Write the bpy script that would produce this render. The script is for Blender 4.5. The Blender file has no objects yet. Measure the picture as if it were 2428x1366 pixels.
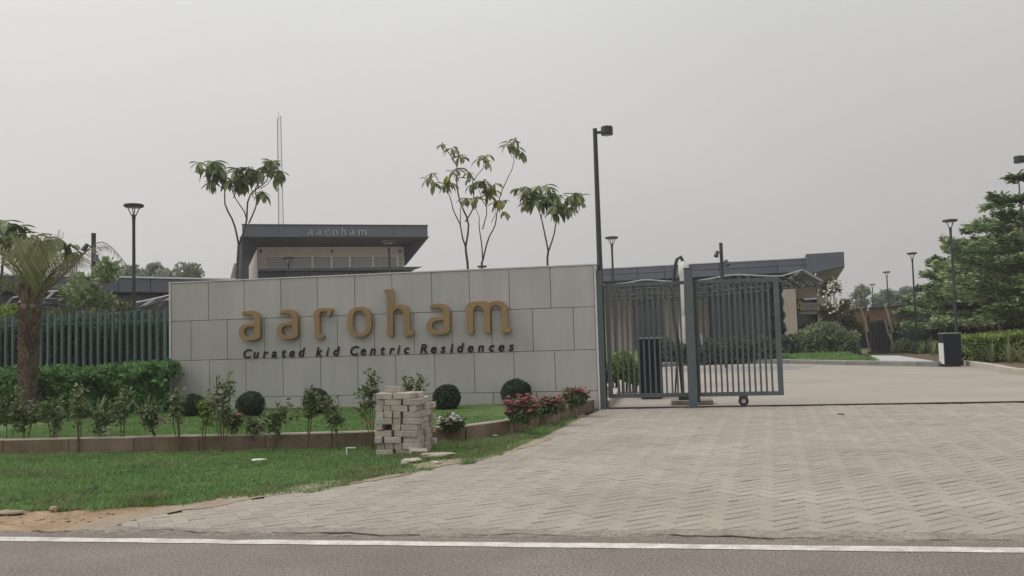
import bpy, math, random
import numpy as np
from mathutils import Vector, Matrix
random.seed(7); RNG = np.random.default_rng(11)
SC = bpy.context.scene; COL = SC.collection
PI = math.pi; R_ = math.radians

# ------------------------------------------------------------------ camera
W, H, F, CZ = 2428, 1366, 2000.0, 1.5
PITCH, ROLL, YAW = .0596, .0297, .166
_f = Vector((-math.sin(YAW)*math.cos(PITCH), math.cos(YAW)*math.cos(PITCH), math.sin(PITCH)))
_r0 = Vector((math.cos(YAW), math.sin(YAW), 0)); _u0 = _r0.cross(_f)
_R = _r0*math.cos(ROLL) - _u0*math.sin(ROLL); _U = _u0*math.cos(ROLL) + _r0*math.sin(ROLL)
EYE = Vector((0, 0, CZ))
cd = bpy.data.cameras.new('camera'); cam = bpy.data.objects.new('camera', cd); COL.objects.link(cam)
cd.sensor_width = 36; cd.lens = 36*F/W; cd.clip_end = 3000; cd.clip_start = .1
m4 = Matrix((( _R.x, _U.x, -_f.x, 0), (_R.y, _U.y, -_f.y, 0), (_R.z, _U.z, -_f.z, CZ), (0, 0, 0, 1)))
cam.matrix_world = m4; SC.camera = cam

# ------------------------------------------------------------------ world, sun, exposure
SUNDIR = Vector((-.72, -.08, .72)).normalized()
w = bpy.data.worlds.new('World'); SC.world = w; w.use_nodes = True
nt = w.node_tree; nt.nodes.clear(); N = nt.nodes.new; LK = nt.links.new
out = N('ShaderNodeOutputWorld'); sky = N('ShaderNodeTexSky'); sky.sky_type = 'NISHITA'; sky.sun_disc = False
sky.sun_elevation = math.asin(SUNDIR.z); sky.sun_rotation = math.atan2(SUNDIR.x, SUNDIR.y)
sky.air_density = 1.5; sky.dust_density = 6.0; sky.ozone_density = 1.0
b1 = N('ShaderNodeBackground'); b1.inputs[1].default_value = .05; LK(sky.outputs[0], b1.inputs[0])
tc = N('ShaderNodeTexCoord')
dot = N('ShaderNodeVectorMath'); dot.operation = 'DOT_PRODUCT'; LK(tc.outputs['Generated'], dot.inputs[0]); dot.inputs[1].default_value = SUNDIR
mp = N('ShaderNodeMapping'); mp.inputs['Scale'].default_value = (1, 1, 2.2); LK(tc.outputs['Generated'], mp.inputs[0])
no = N('ShaderNodeTexNoise'); no.inputs['Scale'].default_value = 1.6; no.inputs['Detail'].default_value = 3; no.inputs['Roughness'].default_value = .45
LK(mp.outputs[0], no.inputs['Vector'])
sep = N('ShaderNodeSeparateXYZ'); LK(tc.outputs['Generated'], sep.inputs[0])
def mth(op, a, b=None, c=None):
    n = N('ShaderNodeMath'); n.operation = op
    for i, v in enumerate((a, b, c)):
        if v is None: continue
        if isinstance(v, (int, float)): n.inputs[i].default_value = v
        else: LK(v, n.inputs[i])
    return n.outputs[0]
zc = mth('MAXIMUM', sep.outputs[2], 0.0)
v1 = mth('MULTIPLY_ADD', dot.outputs['Value'], .24, .57)         # thin cloud brighter towards the hidden sun
zq = mth('MULTIPLY', zc, zc)
v2 = mth('MULTIPLY_ADD', zq, .85, v1)        # overcast dome: brighter overhead
v3 = mth('MULTIPLY_ADD', no.outputs[0], .14, v2)
v4 = mth('SUBTRACT', v3, .065)
hs = N('ShaderNodeMapRange'); hs.inputs['From Min'].default_value = 0; hs.inputs['From Max'].default_value = .45; LK(sep.outputs[2], hs.inputs[0])
cm = N('ShaderNodeMix'); cm.data_type = 'RGBA'; LK(hs.outputs[0], cm.inputs[0])
cm.inputs[6].default_value = (1.0, .972, .94, 1); cm.inputs[7].default_value = (1.0, .99, .985, 1)
b2 = N('ShaderNodeBackground'); LK(cm.outputs[2], b2.inputs[0]); LK(v4, b2.inputs[1])
ad = N('ShaderNodeMixShader'); ad.inputs[0].default_value = .9; LK(b1.outputs[0], ad.inputs[1]); LK(b2.outputs[0], ad.inputs[2]); LK(ad.outputs[0], out.inputs[0])
sl = bpy.data.lights.new('sun', 'SUN'); sl.energy = 1.3; sl.angle = R_(22); sl.color = (1, .96, .9)
so = bpy.data.objects.new('sun', sl); COL.objects.link(so); so.rotation_euler = (-SUNDIR).to_track_quat('-Z', 'Y').to_euler(); so.location = (0, 0, 40)
SC.view_settings.view_transform = 'Standard'; SC.view_settings.look = 'None'; SC.view_settings.exposure = 0; SC.view_settings.gamma = 1
SC.view_settings.use_curve_mapping = False
SC.render.engine = 'CYCLES'; SC.cycles.max_bounces = 6

# ------------------------------------------------------------------ locating helpers: a direction seen from the eye, cut at a height, a depth or a plane
def ray(x, y): return _f + _R*((x-W/2)/F) - _U*((y-H/2)/F)
def G(x, y, z=0):
    d = ray(x, y); return EYE + d*((z-CZ)/d.z)
def P(x, y, Y):
    d = ray(x, y); return EYE + d*(Y/d.y)
def D(x, y, d): return EYE + ray(x, y)*d
def dep(p): return (Vector(p)-EYE).dot(_f)

# ------------------------------------------------------------------ materials
def _lin(c): return (c[0], c[1], c[2], 1)
def mat(name, col, rough=.8, col2=None, var=.12, scale=3., detail=5, bump=0., bscale=60., metal=0., rnd=0., island=False, grain=0., gscale=120., spec=.3, trans=0., tcol=None):
    m = bpy.data.materials.new(name); m.use_nodes = True
    t = m.node_tree; n = t.nodes; lk = t.links; b = n['Principled BSDF']
    b.inputs['Roughness'].default_value = rough; b.inputs['Metallic'].default_value = metal; b.inputs['Specular IOR Level'].default_value = spec
    geo = n.new('ShaderNodeNewGeometry')
    nz = n.new('ShaderNodeTexNoise'); nz.inputs['Scale'].default_value = scale; nz.inputs['Detail'].default_value = detail; nz.inputs['Roughness'].default_value = .6
    lk.new(geo.outputs['Position'], nz.inputs['Vector'])
    mr = n.new('ShaderNodeMapRange'); mr.inputs['From Min'].default_value = .3; mr.inputs['From Max'].default_value = .7; lk.new(nz.outputs[0], mr.inputs[0])
    mx = n.new('ShaderNodeMix'); mx.data_type = 'RGBA'; lk.new(mr.outputs[0], mx.inputs[0])
    if col2 is None: a = [c*(1-var) for c in col]; c2 = [c*(1+var) for c in col]
    else: a, c2 = col, col2
    mx.inputs[6].default_value = _lin(a); mx.inputs[7].default_value = _lin(c2)
    cur = mx.outputs[2]
    def mul(cur, fac_socket):
        k = n.new('ShaderNodeVectorMath'); k.operation = 'SCALE'; lk.new(cur, k.inputs[0]); lk.new(fac_socket, k.inputs['Scale']); return k.outputs[0]
    if rnd > 0:
        oi = n.new('ShaderNodeObjectInfo'); ad = n.new('ShaderNodeMath'); ad.operation = 'ADD'; lk.new(oi.outputs['Random'], ad.inputs[0])
        if island: lk.new(geo.outputs['Random Per Island'], ad.inputs[1])
        else: ad.inputs[1].default_value = 0
        fr = n.new('ShaderNodeMath'); fr.operation = 'FRACT'; lk.new(ad.outputs[0], fr.inputs[0])
        r = n.new('ShaderNodeMapRange'); r.inputs['To Min'].default_value = 1-rnd; r.inputs['To Max'].default_value = 1+rnd; lk.new(fr.outputs[0], r.inputs[0])
        cur = mul(cur, r.outputs[0])
    if grain > 0:
        g = n.new('ShaderNodeTexNoise'); g.inputs['Scale'].default_value = gscale; g.inputs['Detail'].default_value = 2; lk.new(geo.outputs['Position'], g.inputs['Vector'])
        r = n.new('ShaderNodeMapRange'); r.inputs['From Min'].default_value = .3; r.inputs['From Max'].default_value = .7; r.inputs['To Min'].default_value = 1-grain; r.inputs['To Max'].default_value = 1+grain; lk.new(g.outputs[0], r.inputs[0])
        cur = mul(cur, r.outputs[0])
    lk.new(cur, b.inputs['Base Color'])
    if bump > 0:
        bn = n.new('ShaderNodeTexNoise'); bn.inputs['Scale'].default_value = bscale; bn.inputs['Detail'].default_value = 4; lk.new(geo.outputs['Position'], bn.inputs['Vector'])
        bp = n.new('ShaderNodeBump'); bp.inputs['Strength'].default_value = bump; bp.inputs['Distance'].default_value = .01; lk.new(bn.outputs[0], bp.inputs['Height']); lk.new(bp.outputs[0], b.inputs['Normal'])
    if trans > 0:
        tr = n.new('ShaderNodeBsdfTranslucent'); lk.new(cur, tr.inputs[0]); ms = n.new('ShaderNodeMixShader'); ms.inputs[0].default_value = trans
        o = n['Material Output']; lk.new(b.outputs[0], ms.inputs[1]); lk.new(tr.outputs[0], ms.inputs[2]); lk.new(ms.outputs[0], o.inputs[0])
    return m
def streak(m, k=.05):
    t = m.node_tree; n = t.nodes; lk = t.links; b = n['Principled BSDF']; src = b.inputs['Base Color'].links[0].from_socket
    g = n.new('ShaderNodeNewGeometry'); mp_ = n.new('ShaderNodeMapping'); mp_.inputs['Scale'].default_value = (5,5,.45); lk.new(g.outputs['Position'], mp_.inputs[0])
    nz = n.new('ShaderNodeTexNoise'); nz.inputs['Scale'].default_value = 1.; nz.inputs['Detail'].default_value = 6; lk.new(mp_.outputs[0], nz.inputs['Vector'])
    r = n.new('ShaderNodeMapRange'); r.inputs['From Min'].default_value = .3; r.inputs['From Max'].default_value = .7; r.inputs['To Min'].default_value = 1-k; r.inputs['To Max'].default_value = 1+k; lk.new(nz.outputs[0], r.inputs[0])
    s_ = n.new('ShaderNodeVectorMath'); s_.operation = 'SCALE'; lk.new(src, s_.inputs[0]); lk.new(r.outputs[0], s_.inputs['Scale']); lk.new(s_.outputs[0], b.inputs['Base Color'])
def leafmat(name, c1, c2, rnd=.35, trans=.25, scale=1.2): return mat(name, c1, .55, c2, scale=scale, rnd=rnd, island=True, trans=trans, spec=.25)

def patches(m, sc=.35, k=.12):
    t = m.node_tree; n = t.nodes; lk = t.links; b = n['Principled BSDF']; src = b.inputs['Base Color'].links[0].from_socket
    g = n.new('ShaderNodeNewGeometry'); mp_ = n.new('ShaderNodeMapping'); mp_.inputs['Scale'].default_value = (sc,sc*1.6,sc); lk.new(g.outputs['Position'], mp_.inputs[0])
    nz = n.new('ShaderNodeTexNoise'); nz.inputs['Scale'].default_value = 1.; nz.inputs['Detail'].default_value = 7; nz.inputs['Roughness'].default_value = .65; lk.new(mp_.outputs[0], nz.inputs['Vector'])
    r = n.new('ShaderNodeMapRange'); r.inputs['From Min'].default_value = .32; r.inputs['From Max'].default_value = .68; r.inputs['To Min'].default_value = 1-k; r.inputs['To Max'].default_value = 1+k; lk.new(nz.outputs[0], r.inputs[0])
    s_ = n.new('ShaderNodeVectorMath'); s_.operation = 'SCALE'; lk.new(src, s_.inputs[0]); lk.new(r.outputs[0], s_.inputs['Scale']); lk.new(s_.outputs[0], b.inputs['Base Color'])
M = dict(
 asphalt=mat('asphalt', (.165,.145,.125), .95, (.215,.19,.165), scale=.9, grain=.42, gscale=55, bump=.6, bscale=70),
 white_paint=mat('road_paint', (.40,.37,.33), .85, (.66,.63,.58), scale=7, grain=.16, gscale=60),
 edge_conc=mat('edge_concrete', (.19,.168,.14), .95, (.30,.27,.23), scale=5, grain=.22, gscale=40, bump=.4, bscale=40),
 crack=mat('crack_dirt', (.035,.028,.022), 1, (.09,.075,.06), scale=8),
 crumb=mat('broken_asphalt', (.12,.105,.09), .98, (.26,.23,.19), scale=9, grain=.4, gscale=60, bump=1, bscale=40),
 paver=mat('paver_concrete', (.300,.268,.227), .95, (.352,.317,.272), scale=.7, rnd=.06, island=True, grain=.13, gscale=70, bump=.3, bscale=60),
 joint=mat('joint_sand', (.13,.11,.09), 1, (.20,.175,.14), scale=5, grain=.2, gscale=80),
 drive=mat('drive_concrete', (.305,.275,.235), .93, (.345,.315,.272), scale=.5, grain=.06, gscale=30, bump=.2, bscale=30),
 sand=mat('sand_drift', (.25,.195,.14), 1, (.33,.275,.21), scale=3, grain=.2, gscale=40, bump=.6, bscale=30),
 patch=mat('drive_patch', (.23,.225,.215), .9, (.26,.255,.24), scale=.8, grain=.06, gscale=30),
 earth=mat('dry_earth', (.235,.155,.092), 1, (.33,.245,.16), scale=2.2, grain=.25, gscale=25, bump=1, bscale=14),
 soil=mat('soil', (.10,.075,.05), 1, (.17,.125,.085), scale=2, grain=.3, gscale=20, bump=1, bscale=20),
 turf=mat('turf_base', (.075,.120,.040), 1, (.105,.155,.052), scale=1.5, grain=.3, gscale=40, bump=.6, bscale=40),
 ground=mat('scrub_ground', (.10,.12,.045), 1, (.20,.17,.09), scale=.15, grain=.2, gscale=6),
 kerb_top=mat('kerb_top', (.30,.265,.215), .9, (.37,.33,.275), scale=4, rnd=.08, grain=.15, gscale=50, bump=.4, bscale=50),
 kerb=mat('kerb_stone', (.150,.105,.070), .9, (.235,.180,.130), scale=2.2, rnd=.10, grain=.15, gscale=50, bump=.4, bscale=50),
 kerb_grey=mat('kerb_grey', (.16,.16,.155), .85, (.22,.22,.21), scale=2, rnd=.08, grain=.1, gscale=30),
 kerb_pale=mat('kerb_pale', (.38,.35,.30), .9, (.46,.425,.37), scale=2, rnd=.06, grain=.1, gscale=30),
 path=mat('path_slab', (.42,.42,.41), .85, (.5,.495,.48), scale=2, rnd=.05, grain=.08, gscale=30),
 tile=mat('grey_stone_tile', (.37,.362,.348), .55, (.42,.41,.392), scale=1.1, rnd=.045, grain=.035, gscale=50, bump=.06, bscale=90, spec=.35),
 tile_joint=mat('tile_joint', (.085,.083,.078), .95, var=.2),
 cap=mat('wall_coping', (.52,.51,.49), .6, (.60,.59,.57), scale=3),
 gold=mat('ochre_metal', (.255,.165,.078), .5, (.305,.198,.096), scale=1.6, metal=.1, spec=.5, grain=.05, gscale=20),
 black=mat('black_letter', (.010,.010,.011), .4, var=.1),
 gate=mat('gate_paint', (.080,.096,.106), .5, (.104,.122,.133), scale=3, spec=.45, rnd=.05),
 darkpole=mat('dark_pole', (.032,.037,.042), .45, (.045,.052,.058), scale=3, spec=.4),
 fence=mat('fence_paint', (.085,.140,.125), .6, (.115,.175,.155), scale=3, rnd=.12),
 fascia=mat('fascia_panel', (.110,.124,.150), .5, (.135,.150,.178), scale=.8, rnd=.07, grain=.03, gscale=10, spec=.4),
 soffit=mat('soffit_panel', (.105,.108,.115), .6, (.125,.128,.135), scale=1),
 letter_grey=mat('grey_letter', (.38,.41,.41), .4, metal=.2),
 beige=mat('beige_render', (.66,.575,.48), .9, (.73,.645,.55), scale=.8, grain=.05, gscale=20),
 beige_dull=mat('beige_panel', (.42,.36,.30), .8, (.50,.43,.37), scale=1, rnd=.1),
 beige_light=mat('mullion_beige', (.74,.70,.64), .7, (.8,.76,.7), scale=2),
 panel=mat('window_blind', (.42,.40,.37), .6, (.48,.46,.42), scale=.6, rnd=.07, spec=.4),
 glass=mat('dark_glass', (.020,.026,.03), .08, (.035,.04,.045), scale=.7, spec=.6),
 glass_grey=mat('grey_glazing', (.10,.115,.125), .15, (.14,.155,.165), scale=.5, rnd=.12, spec=.6),
 white=mat('white_paint', (.72,.71,.69), .6, (.8,.79,.77), scale=3),
 white_cloth=mat('white_cloth', (.62,.61,.58), .9, (.74,.73,.70), scale=6, bump=.3, bscale=25),
 roof_white=mat('roof_coping', (.62,.63,.64), .6, (.7,.71,.72), scale=1),
 slat=mat('trellis_slat', (.58,.58,.57), .6, (.68,.68,.66), scale=2, rnd=.12),
 slat_mid=mat('trellis_grey', (.17,.175,.18), .6, (.23,.235,.24), scale=2, rnd=.15),
 slat_pale=mat('trellis_pale', (.33,.335,.34), .6, (.4,.405,.41), scale=2),
 slat_dark=mat('trellis_beam', (.075,.08,.09), .5, (.1,.105,.115), scale=2),
 bin_black=mat('black_cabinet', (.010,.013,.016), .65, (.016,.02,.024), scale=3, spec=.2),
 bin_white=mat('cabinet_white', (.62,.62,.6), .5, (.7,.7,.68), scale=2),
 rubber=mat('rubber', (.03,.03,.03), .8, (.06,.055,.05), scale=10),
 steel=mat('galvanised', (.30,.31,.32), .5, (.4,.41,.42), scale=6, metal=.4),
 track=mat('rusty_track', (.035,.028,.022), .7, (.07,.052,.04), scale=6),
 brick=mat('grey_brick', (.33,.295,.25), .95, (.45,.41,.355), scale=6, rnd=.13, grain=.16, gscale=60, bump=.6, bscale=45),
 rubble=mat('rubble_stone', (.36,.31,.25), .95, (.5,.45,.38), scale=9, rnd=.15, grain=.2, gscale=60, bump=.8, bscale=40),
 wood=mat('brown_boards', (.20,.115,.07), .8, (.30,.18,.11), scale=3, rnd=.15, grain=.1, gscale=30),
 pale_wood=mat('pale_pole', (.46,.39,.30), .8, (.55,.48,.38), scale=4),
 bark=mat('grey_bark', (.15,.13,.11), .95, (.24,.215,.185), scale=5, grain=.2, gscale=30, bump=.6, bscale=30),
 bark_dark=mat('dark_bark', (.075,.062,.05), .95, (.13,.11,.09), scale=5, grain=.2, gscale=30),
 palm_bark=mat('palm_bark', (.10,.08,.062), 1, (.21,.165,.128), scale=5, rnd=.25, island=True, grain=.25, gscale=30, bump=1, bscale=25),
 lamp_lens=mat('lamp_lens', (.55,.55,.52), .4, var=.05),
 yellow=mat('yellow_emblem', (.85,.68,.10), .5, var=.05),
 screen=mat('display_panel', (.45,.44,.38), .4, (.6,.58,.5), scale=3),
 L_plum=leafmat('leaf_whorl', (0.1617,0.1998,0.1073), (0.3082,0.3493,0.1793), .35, .25, .8),
 L_yellow=leafmat('leaf_yellow', (.30,.27,.05), (.22,.24,.05), .3, .3, 2),
 L_dark=leafmat('leaf_dark_hedge', (0.0542,0.0911,0.0673), (0.1046,0.1579,0.1083), .4),
 L_hedge=leafmat('leaf_hedge', (0.1033,0.2046,0.0787), (0.1839,0.3244,0.1207), .4, .25, 1.5),
 L_bright=leafmat('leaf_bright', (.165,.23,.055), (.25,.31,.085), .35, .25, 1.2),
 L_topiary=leafmat('leaf_topiary', (0.0416,0.0692,0.0413), (0.0766,0.1116,0.0630), .4, .15, 3),
 L_rose=leafmat('leaf_rose', (0.0955,0.1380,0.0540), (0.1699,0.1980,0.0960), .5, .25, 4),
 L_rose_y=leafmat('leaf_rose_pale', (0.14,0.203,0.042), (0.238,0.28,0.07), .4, .25, 4),
 L_tree=leafmat('leaf_tree', (0.2540,0.3368,0.1947), (0.4731,0.5531,0.2874), .45, .25, .5),
 L_tree_b=leafmat('leaf_tree_pale', (0.1239,0.1877,0.0834), (0.1956,0.2643,0.1183), .4, .3, .5),
 L_tree2=leafmat('leaf_shrub', (0.1569,0.2141,0.1258), (0.2686,0.3212,0.1822), .4, .25, .5),
 L_olive=leafmat('leaf_olive', (0.1242,0.1320,0.0621), (0.1863,0.1863,0.0931), .35, .25, .6),
 L_far=leafmat('leaf_far', (0.1773,0.2252,0.1605), (0.2858,0.3237,0.2316), .3, .2, .2),
 L_young=leafmat('leaf_young', (0.1858,0.2562,0.1239), (0.3159,0.3842,0.2071), .35, .3, 1.),
 L_palm=leafmat('leaf_palm', (.165,.195,.085), (.27,.28,.135), .35, .25, 1.5),
 L_dry=leafmat('leaf_dry_palm', (.16,.135,.09), (.24,.20,.14), .3, .2, 2),
 L_strap=leafmat('leaf_strap', (0.078,0.156,0.052), (0.156,0.234,0.091), .35, .25, 2),
 L_flax=leafmat('leaf_flax', (0.24,0.24,0.132), (0.144,0.18,0.072), .4, .2, 3),
 grass=leafmat('grass_blade', (0.1186,0.2332,0.0693), (0.1936,0.2965,0.1008), .4, .25, .9),
 grass_dry=leafmat('grass_verge', (0.1263,0.1857,0.0657), (0.2228,0.2302,0.1155), .45, .25, 2.5),
 pet_pink=leafmat('petal_pink', (.50,.14,.19), (.60,.30,.32), .3, .2, 5),
 pet_rose=leafmat('petal_rose', (.62,.16,.19), (.70,.30,.30), .25, .2, 5),
 pet_pale=leafmat('petal_pale', (.45,.27,.25), (.55,.36,.32), .25, .2, 5),
 pet_white=leafmat('petal_white', (.72,.72,.68), (.8,.8,.76), .1, .2, 5),
 stem=mat('rose_stem', (.09,.085,.045), .9, (.15,.125,.075), scale=8),
)

patches(M['asphalt'], .8, .10); patches(M['paver'], .45, .07); patches(M['drive'], .3, .06); patches(M['grass'], .9, .16); patches(M['earth'], 1.5, .15)
streak(M['tile'], .05); streak(M['beige'], .05); streak(M['fascia'], .04); streak(M['kerb'], .12)
# ------------------------------------------------------------------ mesh helpers
ORI = {}
class MB:
    def __init__(s): s.v = []; s.f = []
    def add(s, vs, fs):
        k = len(s.v); s.v += [tuple(v) for v in vs]; s.f += [tuple(i+k for i in f) for f in fs]; return s
    def hexa(s, b, t):                       # 4 bottom, 4 top (ccw from above)
        return s.add(list(b)+list(t), [(3,2,1,0),(4,5,6,7),(0,1,5,4),(1,2,6,5),(2,3,7,6),(3,0,4,7)])
    def box(s, c, size, ex=(1,0,0), ey=(0,1,0), ez=(0,0,1)):
        c = Vector(c); ex, ey, ez = Vector(ex), Vector(ey), Vector(ez); a, b, h = size[0]/2, size[1]/2, size[2]/2
        q = [(-a,-b),(a,-b),(a,b),(-a,b)]
        return s.hexa([c+ex*x+ey*y-ez*h for x, y in q], [c+ex*x+ey*y+ez*h for x, y in q])
    def bar(s, a, b, wd, ht=None, up=(0,0,1)):
        a, b = Vector(a), Vector(b); ht = ht or wd; d = (b-a); L = d.length; d = d/L; u = Vector(up)
        if abs(d.dot(u)) > .99: u = Vector((0,1,0))
        x = d.cross(u).normalized(); u = x.cross(d)
        return s.box((a+b)/2, (wd, L, ht), x, d, u)
    def tube(s, pts, rad, n=7, cap=True):
        pts = [Vector(p) for p in pts]; k0 = len(s.v); m = len(pts)
        if not hasattr(rad, '__len__'): rad = [rad]*m
        ref = Vector((.31,.95,.05))
        for i, p in enumerate(pts):
            d = (pts[min(i+1,m-1)]-pts[max(i-1,0)]).normalized()
            x = d.cross(ref)
            if x.length < 1e-3: x = d.cross(Vector((1,0,0)))
            x.normalize(); y = x.cross(d)
            for j in range(n):
                a = 2*PI*j/n; s.v.append(tuple(p+(x*math.cos(a)+y*math.sin(a))*rad[i]))
        for i in range(m-1):
            for j in range(n):
                a = k0+i*n+j; b = k0+i*n+(j+1)%n; s.f.append((a, b, b+n, a+n))
        if cap:
            s.f.append(tuple(k0+j for j in range(n))[::-1]); s.f.append(tuple(k0+(m-1)*n+j for j in range(n)))
        return s
    def lathe(s, c, prof, n=20):             # prof: (r, z) from bottom to top
        c = Vector(c); k0 = len(s.v)
        for r, z in prof:
            for j in range(n):
                a = 2*PI*j/n; s.v.append((c.x+r*math.cos(a), c.y+r*math.sin(a), c.z+z))
        for i in range(len(prof)-1):
            for j in range(n):
                a = k0+i*n+j; b = k0+i*n+(j+1)%n; s.f.append((a, b, b+n, a+n))
        s.f.append(tuple(k0+j for j in range(n))[::-1]); s.f.append(tuple(k0+(len(prof)-1)*n+j for j in range(n)))
        return s
    def poly(s, pts): return s.add(pts, [tuple(range(len(pts)))])
    def slab(s, pts, off):                   # polygon extruded by vector off
        pts = [Vector(p) for p in pts]; n = len(pts); off = Vector(off)
        return s.add(pts+[p+off for p in pts], [tuple(range(n))[::-1], tuple(range(n, 2*n))]+[(i, (i+1)%n, (i+1)%n+n, i+n) for i in range(n)])
def link(name, mesh, parent=None, loc=(0,0,0)):
    o = bpy.data.objects.new(name, mesh); COL.objects.link(o)
    if parent is not None: o.parent = parent; ORI[o.name] = ORI[parent.name]
    else: o.location = loc; ORI[o.name] = Vector(loc)
    return o
def mesh_from(name, v, f, mt, org=(0,0,0), smooth=False):
    me = bpy.data.meshes.new(name); o = Vector(org)
    me.from_pydata([(a[0]-o.x, a[1]-o.y, a[2]-o.z) for a in v], [], f); me.materials.append(mt)
    if smooth:
        me.polygons.foreach_set('use_smooth', [True]*len(me.polygons))
    me.update(); return me
def obj(name, mb, mt, parent=None, loc=None, smooth=False):
    if parent is not None: org = ORI[parent.name]
    else: org = Vector(loc) if loc is not None else Vector((0,0,0))
    return link(name, mesh_from(name, mb.v, mb.f, mt, org, smooth), parent, org)
def tag(o, label=None, cat=None, group=None, kind=None):
    for k, v in (('label', label), ('category', cat), ('group', group), ('kind', kind)):
        if v: o[k] = v
    return o
def thing(name, label, cat, loc=(0,0,0), group=None):
    o = bpy.data.objects.new(name, None); COL.objects.link(o); o.location = loc; o.empty_display_size = .1; ORI[o.name] = Vector(loc)
    return tag(o, label, cat, group)
def struct(name, mb, mt, loc=None): return tag(obj(name, mb, mt, None, loc), kind='structure')

def npmesh(name, verts, k, mt):              # verts (n,k,3): one k-gon each
    n = len(verts); me = bpy.data.meshes.new(name)
    me.vertices.add(n*k); me.vertices.foreach_set('co', np.ascontiguousarray(verts, dtype=np.float32).ravel())
    me.loops.add(n*k); me.loops.foreach_set('vertex_index', np.arange(n*k, dtype=np.int32))
    me.polygons.add(n); me.polygons.foreach_set('loop_start', np.arange(0, n*k, k, dtype=np.int32)); me.polygons.foreach_set('loop_total', np.full(n, k, dtype=np.int32))
    me.materials.append(mt); me.update(calc_edges=True); return me
def unit(a): return a/np.maximum(np.linalg.norm(a, axis=-1, keepdims=True), 1e-9)
def leaves(pos, dirs, L, Wd, roll=None):     # diamond leaves (n,4,3)
    n = len(pos); dirs = unit(dirs); rn = RNG.normal(size=(n,3)) if roll is None else roll
    side = unit(np.cross(dirs, rn)); L = np.broadcast_to(L, n)[:, None]; Wd = np.broadcast_to(Wd, n)[:, None]
    return np.stack([pos, pos+dirs*L*.45+side*Wd*.5, pos+dirs*L, pos+dirs*L*.45-side*Wd*.5], 1)
def lobe_noise(d, seed):                     # smooth bumps over directions
    r = np.random.default_rng(seed); s = np.zeros(len(d))
    for i in range(14):
        c = unit(r.normal(size=3)); s += np.exp(-((d-c)**2).sum(1)/(2*.33**2))*r.uniform(.3,1)
    return s/s.max()
def cloud(center, rad, n, L, Wd, seed=0, lump=.35, shell=.55, flat=1., down=0.):
    r = np.random.default_rng(seed); d = unit(r.normal(size=(n,3))); k = 1-lump+lump*lobe_noise(d, seed+1)
    t = (r.uniform(shell**3, 1, n))**(1/3)*k
    p = np.array(center)+d*np.array(rad)*t[:, None]
    dr = d*.8+r.normal(size=(n,3))*.9; dr[:, 2] = dr[:, 2]*flat-down
    return leaves(p, dr, L*r.uniform(.6,1.3,n), Wd*r.uniform(.7,1.2,n), r.normal(size=(n,3)))
def core(center, rad, seed=0, lump=.35, k=.72):
    mb = MB(); nu, nv = 18, 10; vs = []
    dd = np.array([[math.sin(PI*j/nv)*math.cos(2*PI*i/nu), math.sin(PI*j/nv)*math.sin(2*PI*i/nu), math.cos(PI*j/nv)] for j in range(nv+1) for i in range(nu)])
    q = (1-lump+lump*lobe_noise(dd, seed+1))*k
    vs = np.array(center)+dd*np.array(rad)*q[:, None]
    return mb.add([tuple(v) for v in vs], [(j*nu+i, (j+1)*nu+i, (j+1)*nu+(i+1)%nu, j*nu+(i+1)%nu) for j in range(nv) for i in range(nu)])
def shifted(vs, o): return vs-np.array(o)
def leafobj(name, vs, mt, parent=None, loc=(0,0,0)):
    org = ORI[parent.name] if parent is not None else Vector(loc)
    return link(name, npmesh(name, shifted(vs, org), 4, mt), parent, org)
def inpoly(x, y, poly):
    c = np.zeros(len(x), bool); n = len(poly)
    for i in range(n):
        x0, y0 = poly[i][:2]; x1, y1 = poly[(i+1)%n][:2]
        with np.errstate(divide='ignore', invalid='ignore'): c ^= ((y0 > y) != (y1 > y)) & (x < (x1-x0)*(y-y0)/(y1-y0)+x0)
    return c
def wob(i, a=1.): return a*(math.sin(i*1.7)+math.sin(i*.63+1.3)+math.sin(i*3.1+.4))/3
def resample(pts, step):
    pts = [Vector(p) for p in pts]; o = []
    # Catmull-Rom, then even steps
    q = []
    for i in range(len(pts)-1):
        p0, p1, p2, p3 = pts[max(i-1,0)], pts[i], pts[i+1], pts[min(i+2, len(pts)-1)]
        for k in range(20):
            t = k/20; q.append(.5*((2*p1)+(p2-p0)*t+(2*p0-5*p1+4*p2-p3)*t*t+(3*p1-p0-3*p2+p3)*t**3))
    q.append(pts[-1]); acc = 0; o = [q[0]]
    for a, b in zip(q, q[1:]):
        acc += (b-a).length
        if acc >= step: o.append(b); acc = 0
    if (o[-1]-q[-1]).length > step*.4: o.append(q[-1])
    else: o[-1] = q[-1]
    return o

# ================================================================== GROUND, ROAD, APRON
struct('ground', MB().poly([(-480,-90,-.05),(480,-90,-.05),(480,1380,-.05),(-480,1380,-.05)]), M['ground'])
YL0, YL1 = 6.0, 6.135                       # the white line
xs = np.arange(-60, 60.01, .25)
mb = MB(); top = [(x, 6.26+wob(x*1.9,.05)+wob(x*7.3,.025), .018) for x in xs]
mb.poly([(60,-8,.018),]+[t for t in top[::-1]]+[(-60,-8,.018)]); struct('road', mb, M['asphalt'])
mb = MB(); lo = [(x, YL0+wob(x*5,.010)+wob(x*17,.006), .022) for x in xs]; hi = [(x, YL1+wob(x*4+2,.012)+wob(x*15,.007)+(.0 if random.random() > .06 else -.03), .022) for x in xs]
for i in range(len(xs)-1): mb.poly([lo[i], lo[i+1], hi[i+1], hi[i]])
struct('road_edge_line', mb, M['white_paint'])
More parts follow.
